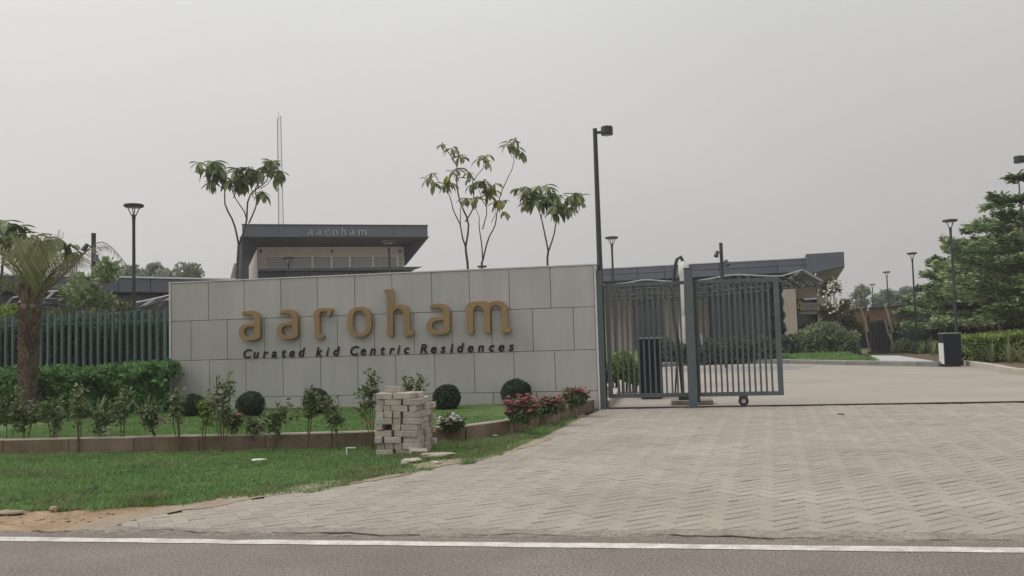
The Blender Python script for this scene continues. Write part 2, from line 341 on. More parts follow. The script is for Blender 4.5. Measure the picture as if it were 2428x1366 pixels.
# crumbling asphalt lip and the plain concrete band before the pavers
mb = MB()
for i in range(len(xs)-1):
    def lip(x): return 6.36+wob(x*2.7+1,.07)+wob(x*9,.03)
    mb.poly([(xs[i], 6.1, .014), (xs[i+1], 6.1, .014), (xs[i+1], lip(xs[i+1]), .014), (xs[i], lip(xs[i]), .014)])
struct('road_shoulder', mb, M['crumb'])
_es = [(x, 6.60+wob(x*1.3,.05)+wob(x*6.1,.03)) for x in np.arange(-4.6, 14, .15)]
struct('edge_strip', MB().poly([(-4.9,6.2,.010),(40,6.2,.010),(40,6.60,.010)]+[(x,y,.010) for x, y in _es[::-1]]), M['edge_conc'])
# lumps of broken asphalt along the lip
mb = MB()
for k in range(420):
    x = random.uniform(-6, 9); y = 6.30+wob(x*2.7+1,.06)+random.gauss(0,.035); s = random.uniform(.004,.011)
    mb.box((x,y,s*.3), (s*random.uniform(.8,2),s,s*.8), (math.cos(k),math.sin(k),0), (-math.sin(k),math.cos(k),0))
tag(obj('asphalt_crumbs', mb, M['crumb']), 'loose crumbs of asphalt along the broken road edge', 'crumbs', kind='stuff')

# dark broken edge where the asphalt stops against the concrete band
mb = MB(); _pv = None
for i, x in enumerate(np.arange(-5.2, 12, .06)):
    y = 6.40+wob(x*2.7+1,.07)+wob(x*9,.03)+random.gauss(0,.006); wd_ = max(0., .014+.016*math.sin(x*3.3)*math.sin(x*1.1+1)+random.gauss(0,.006))
    c2 = ((x,y-wd_/2,.0165),(x,y+wd_/2,.0165))
    if _pv and wd_ > .002: mb.poly([_pv[0], c2[0], c2[1], _pv[1]])
    _pv = c2
struct('edge_crack', mb, M['crack'])

# apron boundary (left edge curves from the road to the gate post)
AP_L = [G(150,1272), G(330,1228), G(520,1195), G(700,1163), G(900,1135), G(1010,1108), G(1150,1085), G(1290,1042), G(1370,998), G(1428,966)]
ap = [Vector((-4.6,6.46,0))]+AP_L[1:]+[Vector((9.5,17.25,0)), Vector((9.5,6.46,0))]
struct('apron_bed', MB().poly([(p.x, p.y, -.022) for p in [Vector((-5.2,6.5,0)), G(90,1262)]+AP_L[1:]+[Vector((14,17.3,0)), Vector((14,6.5,0))]]), M['joint'])
# 45-degree herringbone, columns running towards the buildings
vp = ray(1830, 800); ang = math.atan2(vp.y, vp.x)
PW = .132; ca, sa = math.cos(ang-PI/4), math.sin(ang-PI/4)
eu, ev = Vector((ca, sa, 0)), Vector((-sa, ca, 0)); O0 = Vector((.03, .02, 0))
pav = []
xx, yy = [], []
for i in range(-130, 150):
    for j in range(-130, 150):
        k = (i-j) % 4
        if k == 0: c = (i+1)*PW, (j+.5)*PW, 0
        elif k == 3: c = (i+.5)*PW, (j+1)*PW, 1
        else: continue
        p = O0+eu*c[0]+ev*c[1]; pav.append((p.x, p.y, c[2]))
pav = np.array(pav); ok = inpoly(pav[:,0], pav[:,1], [(p.x,p.y) for p in ap]); pav = pav[ok]
cx = pav[:,0]; cy = pav[:,1]; vz = np.stack([cx, cy, np.full(len(cx), -CZ)], 1)
fd = vz@np.array(_f); px = W/2+F*(vz@np.array(_R))/fd; py = H/2-F*(vz@np.array(_U))/fd
seen = (px > -40) & (px < W+40) & (py < H+40)
order = np.argsort(np.where(seen, fd, 1e6))
def paver_mesh(h, gl, gw, cl=.006, ce=.006):                   # long axis X; gl: gap on the long sides, gw: at the ends
    a, b = PW-gw/2, PW/2-gl/2; c = .005
    mb = MB(); mb.add([(-a,-b,-.022),(a,-b,-.022),(a,b,-.022),(-a,b,-.022),(-a,-b,h-c),(a,-b,h-c),(a,b,h-c),(-a,b,h-c),(-a+ce,-b+cl,h),(a-ce,-b+cl,h),(a-ce,b-cl,h),(-a+ce,b-cl,h)],
        [(0,1,5,4),(1,2,6,5),(2,3,7,6),(3,0,4,7),(4,5,9,8),(5,6,10,9),(6,7,11,10),(7,4,8,11),(8,9,10,11)]); return mb
pm = [mesh_from('paver', *[(q.v, q.f) for q in [paver_mesh(.004, .017, .0015, .006, .001)]][0], M['paver']), mesh_from('paver', *[(q.v, q.f) for q in [paver_mesh(.004, .0015, .008, .001, .004)]][0], M['paver'])]
apron = thing('paved_apron', None, None); apron['kind'] = 'structure'; apron.name = 'paved_apron'
rest_v, rest_f = [], []
base = [np.array([v.co[:] for v in m.vertices]) for m in pm]; bf = [[tuple(p.vertices) for p in m.polygons] for m in pm]
nk = 0
for r, idx in enumerate(order):
    x, y, t = pav[idx]; t = int(t); a0 = ang-PI/4+(PI/2 if t else 0)
    dz = random.gauss(0,.0012)+.004*wob(x*1.3+y*2.1); tx, ty = random.gauss(0,.006), random.gauss(0,.006); az = a0+random.gauss(0,.008)
    if r < 300:
        o = link('paver', pm[t], apron); o.location = (x, y, dz); o.rotation_euler = (tx, ty, az)
    else:
        c, s = math.cos(az), math.sin(az); b = base[t]
        z = b[:,2]+b[:,0]*ty+b[:,1]*tx+dz
        rest_v.append(np.stack([b[:,0]*c-b[:,1]*s+x, b[:,0]*s+b[:,1]*c+y, z], 1)); rest_f += [tuple(i+nk for i in f) for f in bf[t]]; nk += len(b)
rv = np.concatenate(rest_v)
o = link('paver_field', mesh_from('paver_field', rv.tolist(), rest_f, M['paver']), apron); o['kind'] = 'stuff'

# blown sand over the ragged left edge of the pavers
_sd = resample([AP_L[0]+Vector((-.5,-.1,0))]+AP_L[:8], .09); mb = MB(); _pv = None
for i, p in enumerate(_sd):
    d = (_sd[min(i+1,len(_sd)-1)]-_sd[max(i-1,0)]).normalized(); n = Vector((d.y,-d.x,0)); wdt = (.09 if p.x < -3.9 else .11)+wob(i*.5,.05)+wob(i*1.7,.04)
    cur_ = (p-n*.25+Vector((0,0,.0)), p+n*max(.03,wdt))
    if _pv: mb.poly([(q.x,q.y,.0085) for q in (_pv[0],_pv[1],cur_[1],cur_[0])])
    _pv = cur_
struct('sand_drift', mb, M['sand'])

# drive beyond the gate track
kf = [G(1440,884), G(1570,870), G(1700,863), G(1855,862), G(2000,865), G(2120,867), G(2226,869)]
kr = [G(2285,866), G(2350,876), G(2428,889), Vector((12.2,21.5,0)), Vector((12.6,17.3,0))]
struct('driveway', MB().poly([(-1.6,17.6,-.012),(13.5,17.6,-.012)]+[(p.x+.3, p.y, -.012) for p in kr[::-1][1:]]+[(p.x, p.y+.6, -.012) for p in kf[::-1]]+[(-1.9,26,-.012)]), M['drive'])
struct('drive_patch', MB().poly([tuple(p) for p in [G(1570,874,-.006), G(1850,866,-.006), G(1930,868,-.006), G(1880,876,-.006), G(1700,884,-.006), G(1580,880,-.006)]]), M['patch'])
mb = MB().box((5,17.5,-.004), (13.2,.22,.02)); struct('gate_track', mb, M['drive'])
mb = MB().box((5,17.42,.012), (12.9,.07,.04)); mb.box((5,17.53,.004), (12.9,.05,.022)); struct('gate_rail', mb, M['track'])

# ---------------------------------------------------------------- kerbs
def kerb(name, pts, step, wd, ht, mt, z0=-.02, gap=.008, inner=1, top=None):
    root = thing(name, None, None, pts[0]); root['kind'] = 'structure'
    q = resample(pts, step); gap0 = gap
    for a, b in zip(q, q[1:]):
        d = (b-a).normalized(); n = Vector((-d.y, d.x, 0))*inner; gap = gap0 if top is None or a.x > -3.6 else .006
        a2, b2 = a+d*gap, b-d*gap; j = random.gauss(0,.003); c = .015
        mb = MB(); zt = ht+j
        lo = [a2, b2, b2+n*wd, a2+n*wd]
        mb.hexa([(p.x,p.y,z0+a.z) for p in lo], [(p.x,p.y,zt-c+p.z) for p in lo])
        ins = [a2+d*c+n*c, b2-d*c+n*c, b2-d*c+n*(wd-c), a2+d*c+n*(wd-c)]
        k = len(mb.v); mb.v += [(p.x,p.y,zt+p.z) for p in ins]
        mb.f = [f for f in mb.f if f != (4,5,6,7)]+[(4,5,k+1,k),(5,6,k+2,k+1),(6,7,k+3,k+2),(7,4,k,k+3),(k,k+1,k+2,k+3)]
        o = obj('kerb_stone', mb, mt, root)
        if top is not None:
            o.data.materials.append(top)
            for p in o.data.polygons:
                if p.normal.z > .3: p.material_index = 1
            if gap > .02: obj('mortar', MB().hexa([(p.x,p.y,z0+a.z) for p in (b2-d*.002+n*.006, b2+d*2*gap+n*.006, b2+d*2*gap+n*wd, b2-d*.002+n*wd)], [(p.x,p.y,ht-.008+p.z) for p in (b2-d*.002+n*.006, b2+d*2*gap+n*.006, b2+d*2*gap+n*wd, b2-d*.002+n*wd)]), top, root)
    return root
KP = [G(-420,1085), G(-150,1082), G(30,1078), G(350,1072), G(690,1066), G(900,1058), G(1050,1050), G(1200,1032), G(1320,1000), G(1432,962)]
KP[-1] = Vector((-1.27,17.3,0))
KPr = resample(KP, .3)
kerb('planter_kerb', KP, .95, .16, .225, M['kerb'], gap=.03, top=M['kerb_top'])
kerb('far_kerb', kf, 1.6, .3, .16, M['kerb_grey'])
mb = MB()
q = resample(kf, .8)
for a, b in zip(q, q[1:]): mb.hexa([(a.x,a.y+.31,.0),(b.x,b.y+.31,.0),(b.x,b.y+.75,0),(a.x,a.y+.75,0)], [(a.x,a.y+.31,.165),(b.x,b.y+.31,.165),(b.x,b.y+.75,.165),(a.x,a.y+.75,.165)])
struct('kerb_cap', mb, M['kerb_pale'])
kerb('right_kerb', kr, 1.2, .22, .17, M['kerb_pale'], inner=1)
kerb('side_kerb', [Vector((-1.0,17.9,0)), Vector((-.95,19.6,0)), Vector((-1.0,22,0)), Vector((-1.5,25,0))], 1.2, .12, .14, M['kerb_pale'], inner=1)

# ---------------------------------------------------------------- lawns, earth
def kz(x): return .06+.13*max(0, min(1, (x+9)/8))      # planter lawn height at the wall
lawn_lo = [G(-200,1218), G(0,1211), G(200,1210), G(330,1199), G(470,1194), G(600,1178), G(760,1163), G(900,1132), G(1000,1118), G(1070,1105), G(1150,1092), G(1240,1056), G(1310,1024), G(1370,992)]
front = [Vector(p) for p in KPr if p.x < -1.5]
lawn_poly = [(p.x, p.y) for p in lawn_lo]+[(p.x, p.y) for p in front[::-1]]
lawn_poly = [(p.x, p.y+.04+wob(i*1.9,.05)) for i, p in enumerate(resample(lawn_lo, .1))]+[(p.x, p.y) for p in front[::-1]]
struct('verge', MB().poly([(x, y, -.004) for x, y in lawn_poly]), M['turf'])
struct('dirt_shoulder', MB().poly([(-40,6.3,-.008)]+[(-4.9,6.3,-.008)]+[(p.x+.25, p.y-.12, -.008) for p in AP_L[1:9]]+[(-1.5,17,-.008),(-6,14,-.008),(-40,13,-.008)]), M['earth'])
# low clods on the bare earth
mb = MB()
for k in range(230):
    p = G(random.uniform(-60,430), random.uniform(1214,1262)) if k < 120 else G(random.uniform(1000,1075)+random.gauss(0,6), random.uniform(1088,1122))
    if k < 120 and p.y < 6.75: continue
    s = random.uniform(.008,.026)
    a = random.uniform(0,6); mb.box((p.x,p.y,s*.12-.01), (s*random.uniform(1,2.4),s,s*.7), (math.cos(a),math.sin(a),.1), (-math.sin(a),math.cos(a),.0))
tag(obj('earth_clods', mb, M['earth']), 'clods of dry brown earth scattered on the bare shoulder', 'clods', kind='stuff')
inner = [(p.x+.0, p.y+.1) for p in front]+[(-1.25,17.25)]
pl = MB()
kk = [Vector(p) for p in KPr]
for a, b in zip(kk, kk[1:]):
    pl.poly([(a.x,a.y+.12,.185),(b.x,b.y+.12,.185),(b.x,max(b.y+.12,17.3),kz(b.x)),(a.x,max(a.y+.12,17.3),kz(a.x))])
struct('planter_lawn', pl, M['turf'])
plant_poly = [(p.x, p.y+.17) for p in kk]+[(-1.3,17.25),(kk[0].x,17.25)]
def blades(name, poly, n, hmin, hmax, wd, mt, zf, label, edge=None, bb=None, dens=None):
    xs_ = [p[0] for p in poly]; ys_ = [p[1] for p in poly]; b = bb or (min(xs_), max(xs_), min(ys_), max(ys_))
    x = RNG.uniform(b[0], b[1], n); y = RNG.uniform(b[2], b[3], n)
    ok = inpoly(x, y, poly)
    if dens is not None: ok &= RNG.uniform(size=n) < dens(x, y)
    x, y = x[ok], y[ok]; n = len(x); z = zf(x, y)
    cl = .5+.5*np.sin(x*5.1+np.sin(y*4.3)*2)*np.sin(y*6.7+np.sin(x*3.1)*2)
    h = RNG.uniform(hmin, hmax, n)*(.6+.8*cl)
    if edge is not None: h *= edge(x, y)
    a = RNG.uniform(0, 2*PI, n); lean = RNG.uniform(.3, 1.5, n); a2 = RNG.uniform(0, 2*PI, n)
    p = np.stack([x, y, z], 1); s = np.stack([np.cos(a), np.sin(a), 0*a], 1)*(wd*RNG.uniform(.6,1.3,n))[:,None]
    t = p+np.stack([np.cos(a2)*lean*h, np.sin(a2)*lean*h, h], 1)
    o = link(name, npmesh(name, np.stack([p-s, p+s, t], 1), 3, mt)); return tag(o, label, 'grass', kind='stuff')
ll = np.array([(p.x, p.y) for p in lawn_lo])
def edist(x, y):
    d = np.full(len(x), 9.)
    for a, b in zip(ll, ll[1:]):
        ab = b-a; t = np.clip(((x-a[0])*ab[0]+(y-a[1])*ab[1])/(ab@ab), 0, 1); d = np.minimum(d, np.hypot(x-a[0]-t*ab[0], y-a[1]-t*ab[1]))
    return d
lp2 = [(p.x+wob(i*1.1,.04), p.y-.03+wob(i*2.3,.12)+wob(i*.61,.12)) for i, p in enumerate(resample(lawn_lo, .08))]+[(p.x, p.y-.03) for p in front[::-1]]
bb = (-9.8, -1.6, 7.0, 17.)
def bare(x, y):
    s = G(1035,1100); return np.where(np.hypot(x-s.x, (y-s.y)*.8) < .33, .06, 1.)
blades('verge_grass', lp2, 330000, .02, .045, .006, M['grass'], lambda x, y: 0*x-.005, 'short green grass of the roadside verge in front of the kerb', lambda x, y: 1+.5*np.exp(-edist(x,y)/.25), bb, lambda x, y: np.where(edist(x, y) < .22, .7, 1)*bare(x, y))
blades('verge_edge_grass', lp2, 330000, .03, .075, .006, M['grass_dry'], lambda x, y: 0*x-.005, 'rough yellowish grass tufts along the ragged edge of the verge', None, bb,
       lambda x, y: (np.where(edist(x, y) < .5, np.clip(np.sin(x*7.3+np.sin(y*5))*.6+.3, 0, 1), .03+.35*np.clip(np.sin(x*1.9+np.sin(y*2.7)*1.5)*np.sin(y*3.1+x*.7)-.25, 0, 1))+.9*((x > -3.6) & (edist(x,y) < 2))*np.clip(np.sin(x*3.3+y*4.1)*.5+.2, 0, 1))*bare(x, y))
blades('planter_grass', plant_poly, 260000, .015, .035, .006, M['grass'], lambda x, y: .185+(kz(-5)-.185)*np.clip((y-12)/5.3,0,1)*np.where(x<-2,1,.3)-.0, 'mown lawn inside the planter at the foot of the sign wall', None, (-11,-1.2,11.3,17.3))

# ================================================================== SIGN WALL
YW = 17.3; XL, XR = P(401,672,YW).x, P(1412,627,YW).x; ZT = .5*(P(401,672,YW).z+P(1412,627,YW).z)
wall = thing('sign_wall', 'low grey stone-tiled entrance wall carrying the gold lettering', 'wall', ((XL+XR)/2, YW, 0))
obj('wall_core', MB().box(((XL+XR)/2, YW+.18, (ZT-.02-.3)/2), (XR-XL-.04, .3, ZT+.28)), M['tile_joint'], wall)
for xe, nm in ((XL-.0, 'left'), (XR+.0, 'right')):
    obj('edge_trim', MB().box((xe+(.02 if nm == 'left' else -.02), YW+.165, ZT/2-.1), (.04, .36, ZT+.2)), M['cap'], wall)
obj('coping', MB().box(((XL+XR)/2, YW+.165, ZT+.006), (XR-XL+.02, .36, .025)), M['cap'], wall)
j = [P(402,765,YW).z*.5+P(1405,725,YW).z*.5, P(405,860,YW).z*.5+P(1405,825,YW).z*.5, P(640,942,YW).z*.5+P(1405,926,YW).z*.5]
rows = [(j[0], ZT-.007), (j[1], j[0]), (j[2], j[1]), (-.25, j[2])]
joints = [[495,580,667,754,843,932,1026,1116,1211,1309], [453,539,627,712,800,888,982,1072,1166,1264,1361], [496,582,670,759,847,937,1029,1123,1217,1314], [453,539,627,712,800,888,982,1072,1166,1268,1361]]
for (z0, z1), js in zip(rows, joints):
    ym = 700
    xsj = [XL+.045]+[P(jx, 800, YW).x for jx in js]+[XR-.045]
    for a, b in zip(xsj, xsj[1:]):
        g = .005; pr = random.uniform(0,.003); mb = MB(); c = .004
        x0, x1, zb, zt = a+g, b-g, z0+g, z1-g; yf = YW-pr
        mb.add([(x0,yf+.028,zb),(x1,yf+.028,zb),(x1,yf+.028,zt),(x0,yf+.028,zt),(x0,yf+c,zb),(x1,yf+c,zb),(x1,yf+c,zt),(x0,yf+c,zt),(x0+c,yf,zb+c),(x1-c,yf,zb+c),(x1-c,yf,zt-c),(x0+c,yf,zt-c)],
               [(0,1,5,4),(1,2,6,5),(2,3,7,6),(3,0,4,7),(4,5,9,8),(5,6,10,9),(6,7,11,10),(7,4,8,11),(8,9,10,11)])
        obj('stone_tile', mb, M['tile'], wall)

# ---------------------------------------------------------------- lettering
def arc(cx, cy, rx, ry, a0, a1, n=8): return [(cx+rx*math.cos(R_(a0+(a1-a0)*i/n)), cy+ry*math.sin(R_(a0+(a1-a0)*i/n))) for i in range(n+1)]
def sup(cx, cy, rx, ry, e=2.5, n=32):
    o = []
    for i in range(n):
        a = 2*PI*i/n; c, s = math.cos(a), math.sin(a); o.append((cx+rx*math.copysign(abs(c)**(2/e), c), cy+ry*math.copysign(abs(s)**(2/e), s)))
    return o
GL = {
 'a': (.72, [[(.12,.96),(.22,.99)]+arc(.42,.70,.30,.30,90,0)+[(.72,.09)]+[(.60,.03),(.48,.003)]+arc(.30,.29,.30,.29,270,110,12)+[(.34,.565),(.53,.58),(.53,.67)]+arc(.36,.71,.17,.175,0,90,6)+[(.22,.885),(.13,.86)],
             [(.53,.47),(.36,.46)]+arc(.335,.285,.175,.175,95,270,9)+[(.44,.115),(.53,.15)]]),
 'r': (.64, [[(.06,0),(.32,0),(.31,.11),(.21,.12),(.19,.15),(.19,.72)]+arc(.31,.75,.12,.14,180,80,5)+[(.47,.89),(.45,.74),(.53,.70),(.64,.97),(.50,1.0),(.34,1.0)]+arc(.24,.80,.23,.19,90,180,6)]),
 'o': (.78, [sup(.39,.5,.39,.5), sup(.39,.5,.225,.385)]),
 'h': (.96, [[(.10,0),(.28,0),(.28,.72)]+arc(.46,.70,.18,.20,170,10,8)+[(.66,.10),(.62,0),(.93,0),(.96,.13),(.88,.13),(.84,.18),(.84,.68)]+arc(.55,.70,.29,.32,0,90,8)+[(.40,1.02),(.28,.97),(.28,1.54),(.02,1.54),(0,1.45),(.10,1.41)]]),
 'm': (1.52, [[(.07,0),(.25,0),(.25,.72)]+arc(.42,.70,.17,.20,170,30,6)+[(.64,.70),(.64,0),(.82,0),(.82,.72)]+arc(1.02,.70,.20,.20,170,10,8)+[(1.23,.10),(1.19,0),(1.49,0),(1.52,.13),(1.45,.13),(1.41,.18),(1.41,.70)]+arc(1.12,.70,.29,.32,0,90,8)+[(.98,1.02),(.86,.985),(.80,.96),(.68,1.02),(.45,1.03)]+arc(.24,.80,.24,.21,90,180,6)]),
}
def curve_mesh(name, splines, ext, bev, mt, sx, sz):
    c = bpy.data.curves.new(name, 'CURVE'); c.dimensions = '2D'; c.fill_mode = 'BOTH'; c.extrude = ext; c.bevel_depth = bev; c.bevel_resolution = 1
    for s in splines:
        sp = c.splines.new('POLY'); sp.points.add(len(s)-1); sp.use_cyclic_u = True
        for p, (x, y) in zip(sp.points, s): p.co = (x*sx, y*sz, 0, 1)
    o = bpy.data.objects.new(name, c); COL.objects.link(o); me = bpy.data.meshes.new_from_object(o); bpy.data.objects.remove(o); bpy.data.curves.remove(c)
    me.materials.clear(); me.materials.append(mt); me.name = name; return me
def upright(me, org, ex, ez, parent, name='letter'):
    ex, ez = Vector(ex), Vector(ez); ey = ex.cross(ez)*-1       # local z of the glyph faces the viewer
    n = ex.cross(ez)
    mtx = Matrix(((ex.x, ez.x, n.x, org[0]), (ex.y, ez.y, n.y, org[1]), (ex.z, ez.z, n.z, org[2]), (0,0,0,1)))
    me.transform(mtx); o = Vector(ORI[parent.name]); me.transform(Matrix.Translation(-o)); return link(name, me, parent)
YS = YW-.075
LET = [('a',569,619,808),('a',658,708,806),('r',746,791,805),('o',826,883,801),('h',914,982,797),('a',1013,1068,792),('m',1106,1213,790)]
zb = sum(P(x,y,YS).z for _,x,_,y in LET)/len(LET)
xh = .5*((P(640,738,YS)-P(640,807,YS)).z+(P(1160,716,YS)-P(1160,791,YS)).z)
sign = thing('gold_wall_sign', 'large ochre gold raised lettering on the grey wall', 'sign', (P(890,800,YS).x, YS, zb))
for ch, x0, x1, y in LET:
    a, b = P(x0,y,YS).x, P(x1,y,YS).x; wd, sp = GL[ch]
    me = curve_mesh('letter', sp, .045, .004, M['gold'], (b-a)/wd, xh); upright(me, (a, YS, zb), (1,0,0), (0,0,1), sign)
CAP = 'C95 u178 r258 a330 t415 e478 d556 k700 i785 d845 C988 e1073 n1150 t1240 r1312 i1378 c1435 R1570 e1660 s1740 i1820 d1880 e1968 n2052 c2145 e2225 s2310'.split()
YC = YW-.018
def font_mesh(ch, mt, ext=.008):
    c = bpy.data.curves.new('letter', 'FONT'); c.body = ch; c.size = 1; c.shear = .22; c.extrude = ext; c.offset = .020; c.fill_mode = 'BOTH'
    o = bpy.data.objects.new('letter', c); COL.objects.link(o); me = bpy.data.meshes.new_from_object(o); bpy.data.objects.remove(o); bpy.data.curves.remove(c)
    me.materials.clear(); me.materials.append(mt); return me
zc_ = .5*(P(580,850,YC).z+P(1215,830.5,YC).z); caph = .19
slog = thing('slogan_sign', 'small black italic slogan lettering under the gold letters', 'sign', (P(890,840,YC).x, YC, zc_))
ref = font_mesh('H', M['black']); hC = max(v.co.y for v in ref.vertices)
for k in CAP:
    ch, zx = k[0], float(k[1:]); me = font_mesh(ch, M['black'], .008*hC/caph)
    s = caph/hC; mn = min(v.co.x for v in me.vertices); me.transform(Matrix.Translation((-mn,0,0))); me.transform(Matrix.Scale(s, 4))
    upright(me, (P(550+zx/3.519, 840, YC).x, YC, zc_), (1,0,0), (0,0,1), slog)

# ================================================================== GATE, POSTS, POLE LIGHTS
def post(px, y0, y1, wd, Y, label):
    a = P(px, y1, Y); t = thing('gate_post', label, 'gate post', (a.x, Y, 0), 'gate posts beside the sliding gate')
    h = P(px, y0, Y).z
    obj('post', MB().box((a.x, Y, h/2-.05), (wd, wd, h+.1)), M['gate'], t)
    obj('post_cap', MB().box((a.x, Y, h+.008), (wd+.015, wd+.015, .016)), M['gate'], t)
    obj('base_plate', MB().box((a.x, Y, .01), (wd+.1, wd+.06, .02)), M['gate'], t)
    return t, a.x, h
post(1426, 643, 968, .20, 17.42, 'grey square gate post tight against the sign wall')
tp, xm, hm = post(1644.5, 637, 966, .168, 17.40, 'grey square gate post standing in the middle of the gate')
obj('guide_channel', MB().box((xm+.115, 17.46, 1.33), (.05,.09,2.44)), M['darkpole'], tp)
gx0, gx1, YG = P(1438,800,17.60).x, P(1852,800,17.60).x, 17.60
gzt = P(1850,657,YG).z; gzb = P(1850,937,YG).z
gate = thing('sliding_gate', 'grey barred sliding gate standing half open across the entrance', 'gate', ((gx0+gx1)/2, YG, gzb))
obj('top_rail', MB().box(((gx0+gx1)/2, YG, gzt-.035), (gx1-gx0, .06, .07)), M['gate'], gate)
obj('bottom_rail', MB().box(((gx0+gx1)/2, YG, gzb+.04), (gx1-gx0, .06, .08)), M['gate'], gate)
for x, wd in ((gx0+.05,.09), (gx1-.05,.10)): obj('stile', MB().box((x, YG, (gzt+gzb)/2+.004), (wd,.064,gzt-gzb-.145)), M['gate'], gate)
nb = int((gx1-gx0-.2)/.113); bm = None
for i in range(1, nb+1):
    x = gx0+.1+(gx1-gx0-.2)*i/(nb+1)
    if bm is None: bm = mesh_from('bar', MB().box((0,0,0), (.037,.030,gzt-gzb-.15)).v, MB().box((0,0,0), (.037,.030,1)).f, M['gate'])
    o = link('bar', bm, gate); o.location = (x-(gx0+gx1)/2, 0, (gzt+gzb)/2+.005-gzb)
xw = P(1763,950,YG).x
wp = obj('wheel_bracket', MB().box((xw, YG, gzb-.045), (.17,.05,.09)), M['gate'], gate)
mb = MB(); mb.tube([(xw,YG-.03,.105),(xw,YG+.03,.105)], .10, 18); obj('wheel', mb, M['rubber'], gate)
mb = MB(); mb.tube([(xw,YG-.036,.105),(xw,YG+.036,.105)], .045, 12); obj('wheel_hub', mb, M['steel'], gate)

def pole_light(px, ytop, Y, side, label, yhead, base=0., rw=.05):
    a = P(px, ytop, Y); t = thing('pole_light', label, 'pole light', (a.x, Y, base), 'tall pole lights flanking the entrance')
    obj('pole', MB().tube([(a.x,Y,base-.05),(a.x,Y,base+2.4),(a.x,Y,a.z)], [rw*1.25,rw*1.2,rw*.9], 14), M['darkpole'], t, smooth=False)
    z = a.z-.09; obj('arm', MB().box((a.x+side*.1, Y, z), (.12,.05,.05)), M['darkpole'], t)
    hx = a.x+side*.25
    mb = MB().lathe((hx,Y,z-.07), [(.08,0),(.118,.006),(.125,.02),(.125,.17),(.118,.182),(.06,.19)], 24); h = obj('lamp_head', mb, M['darkpole'], t)
    obj('lens', MB().lathe((hx,Y,z-.078), [(.07,0),(.095,.006)], 20), M['lamp_lens'], h)
pole_light(1410.5, 305, 17.62, 1, 'tall dark pole light rising beside the right end of the sign wall', 309)
yr = P(2441, 371, 24.0); pole_light(2440, 371, 24.0, -1, 'dark drum lamp head poking in at the right edge of the photo', 376)

# ---------------------------------------------------------------- cabinets
def cabinet(c, wx, wy, h, label, panels):
    x, y = c; t = thing('cabinet', label, 'cabinet', (x, y, 0), 'black cabinets beside the drive')
    obj('body', MB().box((x, y, .06+(h-.36)/2), (wx-.02, wy-.03, h-.36)), M['bin_black'], t)
    obj('head', MB().box((x, y, h-.165), (wx, wy, .27)), M['bin_black'], t)
    obj('lid', MB().box((x, y, h-.015), (wx+.01, wy+.01, .03)), M['steel'], t)
    obj('plinth', MB().box((x, y, .03), (wx-.08, wy-.08, .06)), M['rubber'], t)
    if panels:
        for k in (-1, 1): obj('side_panel', MB().box((x-wx/2-.004, y+k*wy*.235, .09+(h-.46)/2), (.02, wy*.40, h-.46)), M['bin_white'], t)
cabinet((P(1544,900,20.3).x, 20.3), .56, .56, P(1544,800,20.1).z, 'black cabinet standing behind the left half of the gate', False)
bx = P(2260,870,33.0); cabinet((bx.x+.06, 33.4), .60, .58, P(2260,789,33.0).z, 'black cabinet with white side panels at the kerb corner', True)
b2_ = P(2291,845,34.5); t = thing('utility_box', 'small black utility box in the bed behind the right cabinet', 'utility box', (b2_.x, 34.5, 0))
obj('box_body', MB().box((b2_.x,34.5,.24), (.5,.4,.48)), M['bin_black'], t); obj('box_lid', MB().box((b2_.x,34.5,.495), (.54,.44,.03)), M['bin_black'], t)

# ---------------------------------------------------------------- folded parasol
YU = 18.55; ub = P(1640,950,YU)
um = thing('folded_parasol', 'white cantilever parasol folded closed behind the middle gate post', 'parasol', (ub.x, YU, 0))
obj('base_slab', MB().box((ub.x, YU, .04), (.86,.7,.08)), M['edge_conc'], um); obj('base_foot', MB().box((ub.x-.12, YU, .15), (.3,.3,.14)), M['darkpole'], um)
ms = [P(1619,935,YU), P(1610,840,YU), P(1598,740,YU), P(1597,672,YU), P(1601,630,YU), P(1607,611,YU), P(1614,609,YU), P(1620,622,YU)]
obj('mast', MB().tube(resample(ms,.12), .038, 10), M['darkpole'], um, smooth=True)
mb = MB(); ctr = [(1618,619,.03),(1620,627,.095),(1622,646,.115),(1622,654,.085),(1622,700,.092),(1622,743,.088),(1622,748,.066),(1623,755,.092),(1623,800,.098),(1624,814,.08)]
k0 = 0; n = 20
for px_, py_, r in ctr:
    c = P(px_, py_, YU)
    for q in range(n):
        a = 2*PI*q/n; rr = r*(1+.22*math.cos(5*a+1)+.06*math.sin(11*a)); mb.v.append((c.x+rr*math.cos(a), c.y+rr*math.sin(a), c.z+.02*math.sin(5*a)))
for i in range(len(ctr)-1):
    for q in range(n): a = i*n+q; b = i*n+(q+1)%n; mb.f.append((a+n, b+n, b, a))
obj('canopy', mb, M['white_cloth'], um, smooth=True)
obj('tie_strap', MB().lathe(P(1622.5,749,YU), [(.062,-.01),(.068,.01),(.062,.03)], 18), M['steel'], um)
obj('crank_rod', MB().tube([P(1604,870,YU), P(1601,940,YU)], .02, 8), M['darkpole'], um)
mb = MB(); c0 = P(1666,790,YU); mb.add([(c0.x-.03,YU,c0.z),(c0.x+.03,YU+.02,c0.z-.2),(c0.x-.04,YU+.03,c0.z-.27),(c0.x-.05,YU+.04,c0.z-.05),(c0.x,YU+.06,c0.z-.15)], [(0,1,2,3),(0,4,1),(1,4,2),(2,4,3),(3,4,0)])
obj('canopy_corner', mb, M['white_cloth'], um)

